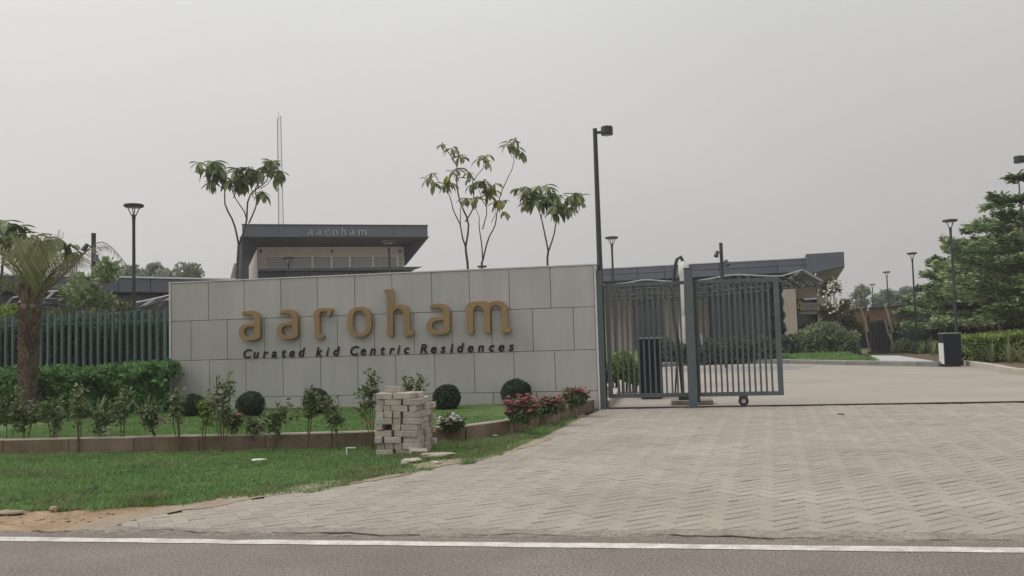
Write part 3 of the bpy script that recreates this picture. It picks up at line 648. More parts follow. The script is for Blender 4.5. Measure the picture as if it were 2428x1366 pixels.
# ================================================================== FENCE AND PLANTING AT LEFT
YF = 18.3; fx0, fx1 = P(-60,745,YF).x, P(398,735,YF).x; fz = P(250,739,YF).z
fence = thing('bar_fence', 'green-grey fence of tall vertical bars left of the wall', 'fence', (fx1, YF, 0))
n = int((fx1-fx0)/.192); bmesh_ = MB().box((0,0,(fz)/2), (.048,.07,fz)); fm = mesh_from('bar', bmesh_.v, bmesh_.f, M['fence'])
for i in range(n): o = link('bar', fm, fence); o.location = (-.08-i*.192, 0, random.gauss(0,.004))
for i in range(n): 
    mbx = MB().box((0,0,fz*.49), (.022,.03,fz*.97)) if i == 0 else None
    if mbx: fm2 = mesh_from('back_bar', mbx.v, mbx.f, M['darkpole'])  # same paint as the front bars; their shade is put into the darker colour
    o = link('back_bar', fm2, fence); o.location = (-.165-i*.192, .30, 0)
for z in (.35, fz-.25): obj('rail', MB().box(((fx0+fx1)/2, YF+.12, z), (fx1-fx0,.05,.06)), M['fence'], fence)

def hedge_cloud(x0, x1, y0, y1, zf, n, L, Wd, seed):
    r = np.random.default_rng(seed); x = r.uniform(x0,x1,n); u = r.uniform(0,1,n)
    top = zf(x)*(1+.06*np.sin(x*4.1+seed)+.05*np.sin(x*9.3)); face = r.uniform(0,1,n)
    z = np.where(face < .6, r.uniform(0,1,n)**.8*top, top*r.uniform(.86,1.04,n)); yb = y0+(y1-y0)*.12*(1+np.sin(x*5+z*6))
    y = np.where(face < .6, yb+np.abs(r.normal(0,.07,n))+np.clip(z/top-.8,0,1)*.5, r.uniform(y0,y1,n))
    d = np.stack([r.normal(0,.8,n), r.normal(-.6,.6,n), r.normal(.35,.7,n)], 1)
    return leaves(np.stack([x,y,z],1), d, L*r.uniform(.6,1.3,n), Wd*r.uniform(.7,1.2,n), r.normal(size=(n,3)))
t = thing('dark_hedge', 'dark hedge growing close behind the barred fence', 'hedge', (-14, 19.2, 0))
leafobj('foliage', hedge_cloud(-17.5, P(398,735,18.9).x, 18.75, 19.9, lambda x: 2.12+.10*np.sin(x*2), 26000, .13, .07, 3), M['L_dark'], t)
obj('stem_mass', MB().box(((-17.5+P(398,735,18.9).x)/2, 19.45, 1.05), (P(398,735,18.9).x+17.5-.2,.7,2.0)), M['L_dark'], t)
xh1 = P(412,900,16.9).x
def hz(x): return np.interp(x, [-16, P(90,890,16.4).x, P(300,880,16.4).x, P(375,866,16.4).x, xh1], [P(20,888,16.4).z, P(120,888,16.4).z, P(300,880,16.4).z, P(360,864,16.4).z, P(405,895,16.4).z])
t = thing('front_hedge', 'leafy mid-green hedge in front of the fence beside the palm', 'hedge', (-12, 16.9, 0))
leafobj('foliage', hedge_cloud(-16, xh1, 16.3, 17.6, hz, 17000, .13, .075, 5), M['L_hedge'], t)
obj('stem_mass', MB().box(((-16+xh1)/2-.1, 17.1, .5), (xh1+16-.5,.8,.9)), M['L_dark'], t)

def strap(name, c, n, L, wd, mt, label, cat, group, spread=.6, upright_=1.0):
    t = thing(name, label, cat, c, group); c = Vector(c)
    for k in range(n):
        a = random.uniform(0,2*PI); e = random.uniform(.1, spread); ln = L*random.uniform(.6,1.15); w2 = wd*random.uniform(.7,1.2)
        d = Vector((math.cos(a), math.sin(a), 0)); s = Vector((-d.y, d.x, 0)); mb = MB(); pts = []
        for i in range(6):
            u = i/5; p = c+d*(.04+ln*e*(u+.5*u*u))+Vector((0,0,ln*upright_*(u-.35*e*u*u*1.6))); ww = w2*(.6+.8*u)*(1-u)**.6 if u < 1 else 0
            pts += [p-s*ww/2, p+s*ww/2]
        mb.add(pts, [(2*i,2*i+1,2*i+3,2*i+2) for i in range(5)]); obj('leaf', mb, mt, t)
    return t
SP = [(118,985,'beside the palm trunk'),(165,990,'second from the palm'),(228,985,'under the middle of the front hedge'),(285,988,'beneath the tallest part of the hedge'),(345,985,'near the hedge end by the wall')]
for px_, py_, wh in SP:
    p = G(px_, py_+8, .1); strap('strap_plant', p, 16, .62, .05, M['L_strap'], 'strap-leaved green plant '+wh, 'plant', 'strap-leaved plants along the hedge foot', .55)

# ---------------------------------------------------------------- palm
PB = Vector((P(63,1008,15.4).x, 15.4, .05)); pt = P(72,722,15.4)
palm = thing('palm_tree', 'short date palm with rough trunk at the left of the planter', 'palm', PB)
path = [PB+(pt-PB)*(i/16) for i in range(17)]
obj('trunk', MB().tube(path, [.225-.018*i if i < 4 else .148-.001*i+(.05 if i > 14 else 0) for i in range(17)], 14), M['palm_bark'], palm, smooth=True)
mb = MB()
for i in range(230):                                     # old leaf bases
    u = i/230; p = PB+(pt-PB)*u; a = i*2.4; d = Vector((math.cos(a), math.sin(a), 0)); r = .13 if u > .2 else .20-.35*u; s = Vector((-d.y,d.x,0))
    h = .12+.1*u+(.25 if u > .93 else 0); o_ = p+d*r; mb.add([o_-s*.05, o_+s*.05, o_+s*.03+d*(.055+.05*u)+Vector((0,0,h)), o_-s*.03+d*(.055+.05*u)+Vector((0,0,h)), o_-d*.05+Vector((0,0,h*.9))], [(0,1,2,3),(2,1,4),(3,4,0),(2,4,3)])
o = obj('leaf_base', mb, M['palm_bark'], palm); o['kind'] = 'stuff'
FR = [((40,650),(10,600),(-22,610),1),((30,690),(-5,670),(-40,720),1),((70,640),(60,590),(48,570),0),((95,650),(118,600),(140,555),0),((105,640),(135,590),(150,560),0),((80,650),(85,600),(95,565),0),
      ((160,645),(240,574),(314,645),2),((150,650),(205,596),(262,585),2),((100,680),(150,660),(185,690),1),((55,660),(35,620),(20,605),0),((60,690),(10,690),(-30,760),1),((110,660),(150,625),(190,605),0),((75,660),(50,600),(30,560),0),((88,660),(110,610),(112,570),0),((118,655),(168,640),(206,700),1),((104,690),(142,690),(166,742),1),((45,640),(8,628),(-30,668),1)]
for k, (m1, m2, tip, kind) in enumerate(FR):
    yo = random.uniform(-.9,.9) if kind < 2 else random.uniform(-.2,.3); pts = resample([pt+Vector((0,0,-.05)), P(m1[0],m1[1],15.4+yo*.4), P(m2[0],m2[1],15.4+yo*.8), P(tip[0],tip[1],15.4+yo)], .06)
    fr = obj('frond', MB().tube(pts, [.022*(1-.85*i/len(pts)) for i in range(len(pts))], 5), M['L_palm'] if kind < 2 else M['bark'], palm)
    vs = []; m = len(pts)
    for i in range(4, m):
        u = i/m; d = (pts[min(i+1,m-1)]-pts[i-1]).normalized(); up = Vector((0,0,1)); s = d.cross(up).normalized(); nn = s.cross(d)
        for sg in (-1, 1):
            for rep in range(2):
                L = (.16+.42*math.sin(min(1,u*1.15)*PI)**.7)*random.uniform(.7,1.1)*(.75 if kind == 2 else 1); dr = (d*(.75+.2*u)+s*sg*.55+nn*random.uniform(.1,.55)+Vector((0,0,-.25 if kind else 0))).normalized()
                if kind == 2: dr = (d*.5+s*sg*.3+Vector((0,0,-.55 if u > .45 else .35))).normalized()
                p = pts[i]+d*random.uniform(-.03,.03); w2 = (nn.cross(dr)).normalized()*(.011 if kind < 2 else .006)
                vs.append([p, p+dr*L*.4+w2, p+dr*L, p+dr*L*.4-w2])
    leafobj('leaflet', np.array([[tuple(q) for q in l] for l in vs]), M['L_palm'] if kind < 2 else M['L_dry'], fr)['kind'] = 'stuff'

# ---------------------------------------------------------------- topiary balls
for px_, cy_, r_, by, lab in [(458,963,30,988,'clipped dark green ball at the hedge end'),(594,960,33,990,'clipped green ball below the first letter of the slogan'),(752,952,31,982,'clipped green ball half hidden by rose stems'),(1060,943,33,971,'clipped green ball just right of the brick stack'),(1224,933,36,962,'largest clipped green ball, behind the pink flowers')]:
    z = .14; b = G(px_, by, z); d = dep(b); r = r_*d/F; c = (b.x, b.y, z+(by-cy_)*d/F)
    t = thing('topiary_ball', lab, 'topiary', (b.x, b.y, z), 'topiary balls along the wall foot')
    rr = np.random.default_rng(int(px_)); nn = 5200; dd = unit(rr.normal(size=(nn,3))); lob = 1+.13*(lobe_noise(dd, int(px_))-.5); dd[:,2] *= np.where(dd[:,2] > 0, .93, 1)
    pz = np.array(c)+dd*r*(lob*rr.uniform(.86,1.0,nn))[:,None]; dr = dd+rr.normal(size=(nn,3))*.6
    leafobj('foliage', leaves(pz, dr, r*.13*rr.uniform(.6,1.4,nn), r*.08, rr.normal(size=(nn,3))), M['L_topiary'], t)
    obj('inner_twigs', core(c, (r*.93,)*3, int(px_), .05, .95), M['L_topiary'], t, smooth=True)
    obj('stem', MB().tube([(b.x,b.y,z-.05),(b.x,b.y,c[2])], .025, 6), M['bark_dark'], t)

# ---------------------------------------------------------------- roses and flower clumps
def blossom(c, r, mt, parent):
    vs = []
    for ring, (n, e, k) in enumerate(((6,.2,1.),(5,.8,.8),(3,1.3,.5))):
        for i in range(n):
            a = 2*PI*i/n+ring; d = Vector((math.cos(a)*math.cos(e), math.sin(a)*math.cos(e), math.sin(e))); s = Vector((-math.sin(a),math.cos(a),0))*r*.45*k; p = Vector(c)
            vs.append([p, p+d*r*k*.7+s, p+d*r*k, p+d*r*k*.7-s])
    return leafobj('blossom', np.array([[tuple(q) for q in l] for l in vs]), mt, parent)
def rose(px_, by, ty, wpx, label, fl=(), z0=0., leaf='L_rose', n=230, tall=False, seed=0):
    rd = random.Random(seed+int(px_)); r = np.random.default_rng(seed+int(px_)); b = G(px_, by, z0); d = dep(b); k = d/F; h = (by-ty)*k*1.0; wd = wpx*k/2
    t = thing('rose_bush', label, 'rose bush', b, 'rose bushes along the planter kerb'); tips = []
    ns = rd.randint(3,5)
    for i in range(ns):
        a = rd.uniform(0,2*PI); rr = wd*rd.uniform(.35,1.); tip = b+Vector((math.cos(a)*rr, math.sin(a)*rr*.6, h*(rd.uniform(.65,1.) if i else 1.)))
        mid = b.lerp(tip,.5)+Vector((rd.gauss(0,.03), rd.gauss(0,.03), .03)); pts = [b+Vector((rd.gauss(0,.02),rd.gauss(0,.02),-.03)), mid, tip]
        st = obj('stem', MB().tube(resample(pts,.1), .0075, 5), M['stem'], t); tips += [(mid.lerp(tip,u), u) for u in (.15,.45,.7,.9,1.)]
        for q in range(2):
            m2 = mid.lerp(tip, rd.uniform(.1,.7)); e = m2+Vector((rd.gauss(0,wd*.4), rd.gauss(0,wd*.3), rd.uniform(.05,.16))); tips += [(e,1.), (m2.lerp(e,.6),.6)]
            obj('stem', MB().tube([m2, e], .005, 4), M['stem'], t)
    C = np.array([tuple(p) for p, u in tips]); idx = r.integers(0, len(C), n); pos = C[idx]+r.normal(0, 1, (n,3))*np.array([.038,.038,.038])
    pos[:,2] = np.maximum(pos[:,2], b.z+h*.18); dr = r.normal(size=(n,3)); dr[:,2] = dr[:,2]*.6-.1
    leafobj('foliage', leaves(pos, dr, .074*r.uniform(.6,1.3,n), .042, r.normal(size=(n,3))), M[leaf], t)
    for fx, fy, mt, fr in fl:
        c = P(fx, fy, b.y-.02); near = min(tips, key=lambda q: (q[0]-c).length)[0]
        obj('stem', MB().tube([near, c], .005, 4), M['stem'], t); blossom(c, fr*1.4, M[mt], t)
RO = [
 (18,1076,925,70,'spindly pale rose bush at the far left end of the kerb',[]),
 (66,1074,965,60,'low dusty rose bush in front of the palm trunk',[(75,1005,'pet_pale',.03)]),
 (120,1074,950,60,'grey-green rose bush just right of the palm trunk',[]),
 (185,1075,912,40,'thin single-stemmed rose taller than its neighbours near the palm',[]),
 (240,1071,975,50,'sparse rose bush beside the white blooms left of the hedge end',[(247,1022,'pet_white',.05),(256,1016,'pet_white',.045),(252,1030,'pet_white',.04)]),
 (291,1072,930,60,'rose bush with crossed pale dry sticks at its foot',[]),
 (425,1072,930,46,'upright rose stem in front of the leftmost ball shrub',[]),
 (478,1073,955,44,'yellow-green fresh rose bush right of the leftmost ball',[]),
 (532,1074,893,66,'tall rose bush reaching high against the grey wall',[]),
 (604,1066,1000,50,'low rose bush below the second ball shrub',[]),
 (652,1070,968,70,'bushy rose between the second and third ball shrubs',[(675,1000,'pet_pale',.035)]),
 (730,1068,930,80,'wide rose bush covering the third ball shrub',[]),
 (800,1066,945,70,'leggy rose bush left of the brick stack',[]),
 (884,1068,885,56,'tall rose with two pink blooms touching the brick stack',[(875,962,'pet_rose',.055),(873,1005,'pet_rose',.05)]),
]
for i, (a, b, c, d, lab, fl) in enumerate(RO): rose(a, b, c, d, lab, fl, 0., 'L_rose_y' if a == 478 else 'L_rose', 300 if d > 55 else 210, seed=i)
rose(370,1040,972,80,'low rose bush with dusty pink heads inside the kerb',[(365,992,'pet_pale',.05),(380,998,'pet_pale',.06),(390,1003,'pet_pale',.05),(358,1005,'pet_pale',.04)],.19,n=420)
rose(556,1035,985,50,'low rose with a pink bloom below the tall rose',[(547,1004,'pet_rose',.045),(566,985,'pet_pink',.04)],.19,n=420)
rose(985,1030,888,60,'rose showing above the top of the brick stack',[],.19,n=260)
def clump(px_, by, w_, h_, label, mt, lf, nfl, fr, z0=.19):
    b = G(px_, by, z0); k = dep(b)/F; a = w_*k/2; hh = h_*k; t = thing('flower_clump', label, 'flowers', b, 'flower clumps along the planter kerb')
    r = np.random.default_rng(int(px_)); leafobj('foliage', cloud((b.x,b.y,b.z+hh*.42), (a,a*.7,hh*.5), 700, .085, .045, int(px_), .3, .2), M[lf], t)
    for i in range(nfl):
        th = r.uniform(0,2*PI); rr = math.sqrt(r.uniform(0,1)); x = a*rr*math.cos(th); y = -abs(a*.7*rr*math.sin(th)); z = hh*(.35+.65*math.sqrt(max(0,1-rr*rr*.9)))*r.uniform(.6,1.05)
        blossom((b.x+x,b.y+y,b.z+z), fr*r.uniform(.7,1.2), M[mt], t)
clump(1070,1018,64,34,'low white flowering clump right of the brick stack','pet_white','L_rose',34,.065)
clump(1236,1002,96,66,'pink flowering clump in front of the largest ball','pet_pink','L_rose',56,.05)
clump(1303,984,84,48,'middle deep pink flower clump on the kerb bend','pet_pink','L_rose',34,.04)
clump(1362,965,84,50,'pink flower clump nearest the gate post','pet_pink','L_rose',24,.045)

# ================================================================== BRICK STACK AND LITTER
BK = G(958,1072); bd = dep(BK); bk = bd/F
stack = thing('brick_stack', 'waist-high stack of loose grey bricks on the verge', 'brick stack', BK)
bl, bw, bh = .236, .112, .083
ya = -.06; bx_, by_ = Vector((math.cos(ya), math.sin(ya), 0)), Vector((-math.sin(ya), math.cos(ya), 0))
vb = MB(); c_ = .006
def brick_mesh(seed):
    rd = random.Random(seed); mb = MB(); j = lambda: rd.gauss(0,.004)
    x, y, z = bl/2-.003, bw/2-.003, bh/2-.0015
    lo = [(-x+j(),-y+j(),-z),(x+j(),-y+j(),-z),(x+j(),y+j(),-z),(-x+j(),y+j(),-z)]; tp = [(a+j()*.6,b+j()*.6,z) for a, b, _ in lo]
    mid_lo = [(a*1.0,b,-z+c_) for a, b, _ in lo]; mid_hi = [(a,b,z-c_) for a, b, _ in tp]
    s = .955; mb.add([(a*s,b*s*.97,c) for a, b, c in lo]+mid_lo+mid_hi+[(a*s,b*s*.97,c) for a, b, c in tp],
      [(3,2,1,0)]+[(i,(i+1)%4,4+(i+1)%4,4+i) for i in range(4)]+[(4+i,4+(i+1)%4,8+(i+1)%4,8+i) for i in range(4)]+[(8+i,8+(i+1)%4,12+(i+1)%4,12+i) for i in range(4)]+[(12,13,14,15)])
    return mesh_from('brick', mb.v, mb.f, M['brick'])
bms = [brick_mesh(i) for i in range(7)]
def put_brick(u, v, z, along, jit=1., parent=stack):
    p = bx_*(u+random.gauss(0,.005)*jit)+by_*(v+random.gauss(0,.010)*jit); a = ya+(0 if along else PI/2)+random.gauss(0,.028)*jit
    o = link('brick', random.choice(bms), parent); o.location = (p.x, p.y, z+bh/2-.01); o.rotation_euler = (random.gauss(0,.012)*jit, random.gauss(0,.015)*jit, a)
nl = 10; rb_ = random.Random(23)
HW = .285; g_ = .007
def strip(L, z, v0, kind, skip=None):
    seq = {0: 'SSH', 1: 'HSS', 2: 'SHS', 3: 'HHHS', 4: 'SHHH', 5: 'HSHH', 6: 'HHSH'}[kind]; u = -HW+rb_.uniform(-.012,.012)
    for i, c in enumerate(seq):
        wd = bl if c == 'S' else bw
        if i != skip:
            if c == 'H': put_brick(u+wd/2, v0+bl/2, z, False, 1.4)
            else:
                put_brick(u+wd/2, v0+bw/2, z, True, 1.4); put_brick(u+wd/2, v0+bw*1.5+.012, z, True, 1.)
        u += wd+g_+rb_.uniform(0,.012)
kinds = [0, 3, 1, 4, 3, 2, 3, 6, 1, 0]
for L in range(nl):
    z = L*bh
    strip(L, z, -.30, kinds[L], skip=(1 if L == 4 else (2 if L == 9 else None)))
    if L < 9: strip(L, z, -.05, (kinds[L]+3) % 7)
    if L < 9:
        for u in (-.18, .07, .25) if L % 2 else (-.2, .04): put_brick(u, .26, z, True, 1.2)
        if L % 2 == 0: put_brick(.23, .23, z, False, 1.2)
put_brick(.12, -.17, 9*bh+.002, True, 2.2); put_brick(.20, -.05, 9*bh, True, 1.5)
put_brick(-.07, -.12, nl*bh+.002, True, 2.)

def stone(px_, py_, s, label, mt='rubble', cat='stone', flat=.35, rot=0., name='loose_stone', ln=1.5, tilt=0.):
    p = G(px_, py_); rd = random.Random(int(px_*7+py_)); mb = MB(); vs = []
    nu, nv = 9, 4
    for j_ in range(nv+1):
        for i in range(nu):
            th = PI*j_/nv; ph = 2*PI*i/nu; k = 1+rd.gauss(0,.13) if 0 < j_ < nv else 1
            vs.append((s*ln*math.sin(th)**.6*math.cos(ph)*k, s*math.sin(th)**.6*math.sin(ph)*k, s*flat*math.cos(th)*k))
    c, n_ = math.cos(rot), math.sin(rot)
    vs = [(p.x+x*c-y*n_, p.y+x*n_+y*c, z+s*flat*.7+tilt*x) for x, y, z in vs]
    mb.add(vs, [((j_+1)*nu+i, (j_+1)*nu+(i+1)%nu, j_*nu+(i+1)%nu, j_*nu+i) for j_ in range(nv) for i in range(nu)])
    o = obj(name, mb, M[mt], None, p); return tag(o, label, cat)
o = link('fallen_brick', bms[2]); p = G(992,1080); o.location = (p.x, p.y, .045); o.rotation_euler = (.35,.1,YAW+.3); tag(o, 'grey brick lying tilted against the foot of the stack', 'brick')
o = link('fallen_brick', bms[4]); p = G(845,1056); o.location = (p.x+.05, p.y-.02, .03); o.rotation_euler = (.0,.3,YAW+1.2); tag(o, 'loose brick at the left foot of the stack', 'brick')
stone(1042,1083, .14, 'flat pale stone slab lying right of the brick stack', flat=.22, ln=1.8, rot=.2)
stone(972,1096, .07, 'small pale stone on the grass below the stack', flat=.4, ln=1.9, rot=.3)
stone(958,1102, .03, 'tiny white pebble left of the small pale stone', flat=.7)
stone(1032,1101, .05, 'brown stone on the bare earth patch', flat=.5, ln=1.5)
stone(613,1093, .045, 'slim pale stone lying on the open grass', mt='white', flat=.4, ln=2.4, rot=.3)
stone(22,1219, .07, 'flat earthy slab on the dirt at the left edge', flat=.3, ln=2.4, mt='sand')
stone(128,1212, .035, 'small brown stone where grass meets dirt', flat=.8, mt='earth')
stone(1168,1035, .05, 'pale stone on the grass under the kerb bend', flat=.4, ln=1.8)
stone(1130,1070, .03, 'tiny pale chip on the verge grass near the pavers', flat=.5)
p = G(822,1080); t = thing('white_stick', 'bent white plastic strip stuck in the verge grass', 'plastic strip', p)
obj('upright_piece', MB().box((p.x,p.y,.045), (.014,.01,.11)), M['white'], t); obj('top_piece', MB().box((p.x+.06,p.y,.102), (.13,.012,.012)), M['white'], t)
p = G(220,1172); vs = leaves(np.array([[p.x,p.y,.05],[p.x+.02,p.y,.05],[p.x-.02,p.y-.01,.05],[p.x,p.y+.03,.05],[p.x-.03,p.y,.04]]), np.array([[1,.1,.25],[-.8,.3,.4],[.3,-.8,.3],[.1,.3,.9],[-.9,-.3,.1]]), np.array([.09,.07,.06,.05,.08]), .05)
tag(leafobj('fallen_leaf', vs, M['L_dark'], None, p), 'dark broad-leaved weed in the verge grass', 'weed')
p = G(1994,984); mb = MB().tube([p+Vector((-.05,.03,.012)), p+Vector((-.045,-.01,.02)), p+Vector((-.01,-.03,.02)), p+Vector((.05,-.03,.012))], .010, 6)
tag(obj('rubber_hook', mb, M['rubber'], None, p), 'black curled scrap lying on the pavers near the track', 'scrap')
for px_, py_, dx, dz in [(284,1062,-.05,.12),(300,1056,.06,.10)]:
    pass

# ================================================================== GARDEN LAMPS
def garden_lamp(px_, py_, label, hgt=5.6, d=None, ret=False):
    hor = H/2+F*math.tan(PITCH)-.0297*(px_-W/2)
    dr = ray(px_, py_); k = (hgt-CZ)/dr.z; a = EYE+dr*k
    t = thing('garden_lamp', label, 'garden lamp', (a.x, a.y, 0), 'disc-topped garden lamps')
    z = hgt; n = 20
    obj('pole', MB().tube([(a.x,a.y,-.1),(a.x,a.y,.5),(a.x,a.y,z-.75),(a.x,a.y,z-.5),(a.x,a.y,z-.33)], [.06,.055,.042,.045,.055], 12), M['darkpole'], t)
    obj('base_plate', MB().box((a.x,a.y,.03), (.4,.4,.06)), M['darkpole'], t)
    for q in range(4):
        an = q*PI/2+.4; c, s = math.cos(an), math.sin(an); obj('bracket', MB().tube([(a.x+.05*c,a.y+.05*s,z-.36),(a.x+.16*c,a.y+.16*s,z-.12)], .014, 5), M['darkpole'], t)
    dk = obj('lamp_disc', MB().lathe((a.x,a.y,z-.12), [(.22,0),(.265,.025),(.27,.055),(.26,.085),(.07,.11)], 28), M['darkpole'], t)
    obj('lens', MB().lathe((a.x,a.y,z-.128), [(.17,0),(.20,.012)], 24), M['lamp_lens'], dk)
    return t
for a, b, lab in [(317,482,'disc-topped lamp standing left of the sign wall above the fence'),(922,570,'disc-topped lamp in front of the right part of the entrance building'),(683,608,'dark disc lamp before the left windows of the entrance building'),
    (1450,560,'disc-topped lamp just right of the tall pole light'),(2252,519,'tallest-looking disc lamp, rising behind the white-sided cabinet'),(2162,598,'second disc lamp from the right, beside the path'),(2102,643,'third disc lamp from the right, near the leaning poles'),
    (2068,673,'small distant disc lamp left of the leaning poles'),(2041,691,'smallest distant disc lamp among the far trees'),(1143,629,'disc lamp whose head barely clears the sign wall'),(709,638,'disc lamp head showing low before the dark canopy')]:
    garden_lamp(a, b, lab)
def spot_post(px_, py_, d, label, spots=True):
    a = D(px_, py_, d); t = thing('spotlight_post', label, 'spotlight post', (a.x,a.y,0), 'dark posts carrying spotlights')
    obj('pole', MB().tube([(a.x,a.y,-.1),(a.x,a.y,a.z)], .075, 10), M['darkpole'], t)
    for sg, dz in ((-1,-.45),(1,-.85)):
        s = obj('spotlight', MB().tube([(a.x+sg*.16,a.y-.1,a.z+dz+.08),(a.x+sg*.24,a.y-.2,a.z+dz-.14)], [.07,.1], 10), M['darkpole'], t)
        obj('bracket', MB().bar((a.x,a.y,a.z+dz), (a.x+sg*.17,a.y-.1,a.z+dz+.03), .04), M['darkpole'], t)
spot_post(1709, 576, 36, 'dark post with two spotlights seen above the gate')
spot_post(222, 553, 28, 'dark post with spotlights among the left garden foliage')

# ================================================================== ENTRANCE BUILDING (behind the wall)
A = D(574,533.5,40.); zr = A.z; B0 = ray(1014,535.5); B = EYE+B0*((zr-CZ)/B0.z)
e1 = (B-A); e1.z = 0; LB = e1.length; e1.normalize(); e2 = Vector((-e1.y, e1.x, 0))
def bl_(s, t, z): return Vector((A.x, A.y, 0))+e1*s+e2*t+Vector((0,0,z))
def bpx(px_, py_, t):                        # point of the plane t behind the fascia, seen at that pixel
    d = ray(px_, py_); q = Vector((A.x,A.y,0))+e2*t-EYE; k = q.dot(e2)/d.dot(e2); p = EYE+d*k; return (p-Vector((A.x,A.y,0))).dot(e1), p.z
zf0 = bpx(794,561.5,0)[1]
gh = thing('entrance_building', 'beige entrance building with dark projecting roof behind the wall', 'building', bl_(LB/2,0,0))
TB = 1.9                                      # the wall stands this far behind the fascia
sl_, zwt = bpx(611,586,TB); sr_, _ = bpx(957,586,TB); _, zlow = bpx(958,630,TB)
roof = obj('roof', MB().hexa([bl_(.0,.06,zf0+.02),bl_(LB,.06,zf0+.02),bl_(LB,13,zf0+.02),bl_(0,13,zf0+.02)], [bl_(0,.06,zr-.01),bl_(LB,.06,zr-.01),bl_(LB,13,zr-.01),bl_(0,13,zr-.01)]), M['fascia'], gh)
cuts = [0]+[bpx(x,545,0)[0] for x in (661,718,933)]+[LB]
for a, b in zip(cuts, cuts[1:]): obj('fascia_panel', MB().box(bl_((a+b)/2,.02,(zr+zf0)/2), (b-a-.02,.06,zr-zf0), e1, e2), M['fascia'], gh)
obj('roof_edge', MB().box(bl_(LB/2,.0,zr+.02), (LB+.04,.12,.04), e1, e2), M['slat_dark'], gh)
# soffit: a dark plane from the fascia foot back to the wall top, closing left and right
def plate(name, pts, mt, th=.08, dirv=(0,0,1)): return obj(name, MB().slab(pts, Vector(dirv)*th), mt, gh)
plate('soffit', [bl_(.05,.06,zf0), bl_(LB-.05,.06,zf0), bl_(sr_+.1,TB,zwt), bl_(sl_-.1,TB,zwt)], M['soffit'])
plate('roof_fin', [bl_(LB,.02,zf0), bl_(LB,.02,zf0+.02), bl_(sr_+.02,TB+.1,zwt), bl_(sr_+.02,TB+.1,zlow)], M['fascia'], .07, e1)
lf = bpx(560,664,0); wl = bpx(590,632,TB)
plate('roof_fin', [bl_(.0,.02,zf0+.02), bl_(sl_,TB,zwt), bl_(wl[0],TB,wl[1]), bl_(wl[0],TB,0), bl_(lf[0],.02,0), bl_(lf[0],.02,lf[1])], M['fascia'], .1, -e1)
obj('wall', MB().hexa([bl_(sl_,TB,0),bl_(sr_,TB,0),bl_(sr_,12.8,0),bl_(sl_,12.8,0)], [bl_(sl_,TB,zwt),bl_(sr_,TB,zwt),bl_(sr_,12.8,zf0),bl_(sl_,12.8,zf0)]), M['beige'], gh)
s2, z2 = bpx(590,640,TB+.6); obj('side_wall', MB().hexa([bl_(s2,TB+.3,0),bl_(sl_-.02,TB+.02,0),bl_(sl_-.02,TB+3,0),bl_(s2,TB+3,0)], [bl_(s2,TB+.3,z2+1.),bl_(sl_-.02,TB+.02,zwt-.05),bl_(sl_-.02,TB+3,zwt-.05),bl_(s2,TB+3,z2+1.)]), M['beige_light'], gh)  # side return in paler beige: its sunlit look is put into the colour
# window band: blinds behind beige mullions
mx_ = [634,682,741,786,829,884,942]; tW = TB-.06
zt1, zb1 = bpx(790,610,tW)[1], bpx(790,640,tW)[1]
for a, b in zip(mx_, mx_[1:]):
    s0, s1 = bpx(a,620,tW)[0], bpx(b,620,tW)[0]; obj('window_pane', MB().box(bl_((s0+s1)/2,tW,(zt1+zb1)/2-.02), (s1-s0-.08,.06,zt1-zb1), e1, e2), M['panel'], gh)
for a in mx_[1:]: s0 = bpx(a,620,tW)[0]; obj('mullion', MB().box(bl_(s0,tW-.10,(zt1+zb1)/2), (.12,.12,zt1-zb1+.1), e1, e2), M['beige_light'], gh)
obj('window_head', MB().box(bl_((bpx(634,620,tW)[0]+bpx(944,620,tW)[0])/2,tW-.05,zt1+.03), (bpx(944,620,tW)[0]-bpx(634,620,tW)[0],.12,.06), e1, e2), M['beige_light'], gh)
for px_ in (619,948,787): s0, z0 = bpx(px_,596,TB); obj('wall_light', MB().box(bl_(s0,TB-.06,z0), (.10,.10,.12), e1, e2), M['soffit'], gh)
# dark canopy and glass beneath
tC = TB-1.3; c0, cz0 = bpx(612,637.5,tC); c1, cz1 = bpx(975,634,tC)
can = obj('canopy', MB().hexa([bl_(c0,tC,cz0-.12),bl_(c1+.15,tC-.1,cz0-.12),bl_(c1+.15,TB,cz0-.12),bl_(c0,TB,cz0-.12)], [bl_(c0,tC,cz0),bl_(c1+.6,tC-.1,cz0+.04),bl_(c1+.3,TB,cz0),bl_(c0,TB,cz0)]), M['slat_dark'], gh)
for k in range(7): s0 = c0+(c1-c0)*k/7; s1 = c0+(c1-c0)*(k+1)/7; obj('glass_pane', MB().box(bl_((s0+s1)/2,tC+.35,cz0-1.5), (s1-s0-.05,.05,2.7), e1, e2), M['glass'], gh)
for k in range(8): s0 = c0+(c1-c0)*k/7; obj('mullion', MB().box(bl_(s0,tC+.33,cz0-1.5), (.05,.1,2.72), e1, e2), M['slat_dark'], gh)
obj('glass_rail', MB().box(bl_((c0+c1)/2,tC+.31,cz0-.5), (c1-c0,.06,.18), e1, e2), M['glass_grey'], gh)
FL = [('a',890,940),('a',985,1030),('r',1080,1130),('o',1165,1216),('h',1256,1312),('a',1350,1400),('m',1445,1542)]
fs = thing('roof_sign', 'small grey lettering on the dark roof fascia', 'sign', bl_(LB/2,-.06,zf0))
zbl = bpx(800,557.5,-.05)[1]; fh = bpx(800,545.3,-.05)[1]-zbl
for ch, x0, x1 in FL:
    s0, s1 = bpx(540+x0/4.669,556,-.05)[0], bpx(540+x1/4.669,556,-.05)[0]; wd, sp = GL[ch]; me = curve_mesh('letter', sp, .02, 0, M['letter_grey'], (s1-s0)/wd, fh)
    o_ = bl_(s0,-.05,zbl); upright(me, o_, e1, (0,0,1), fs)

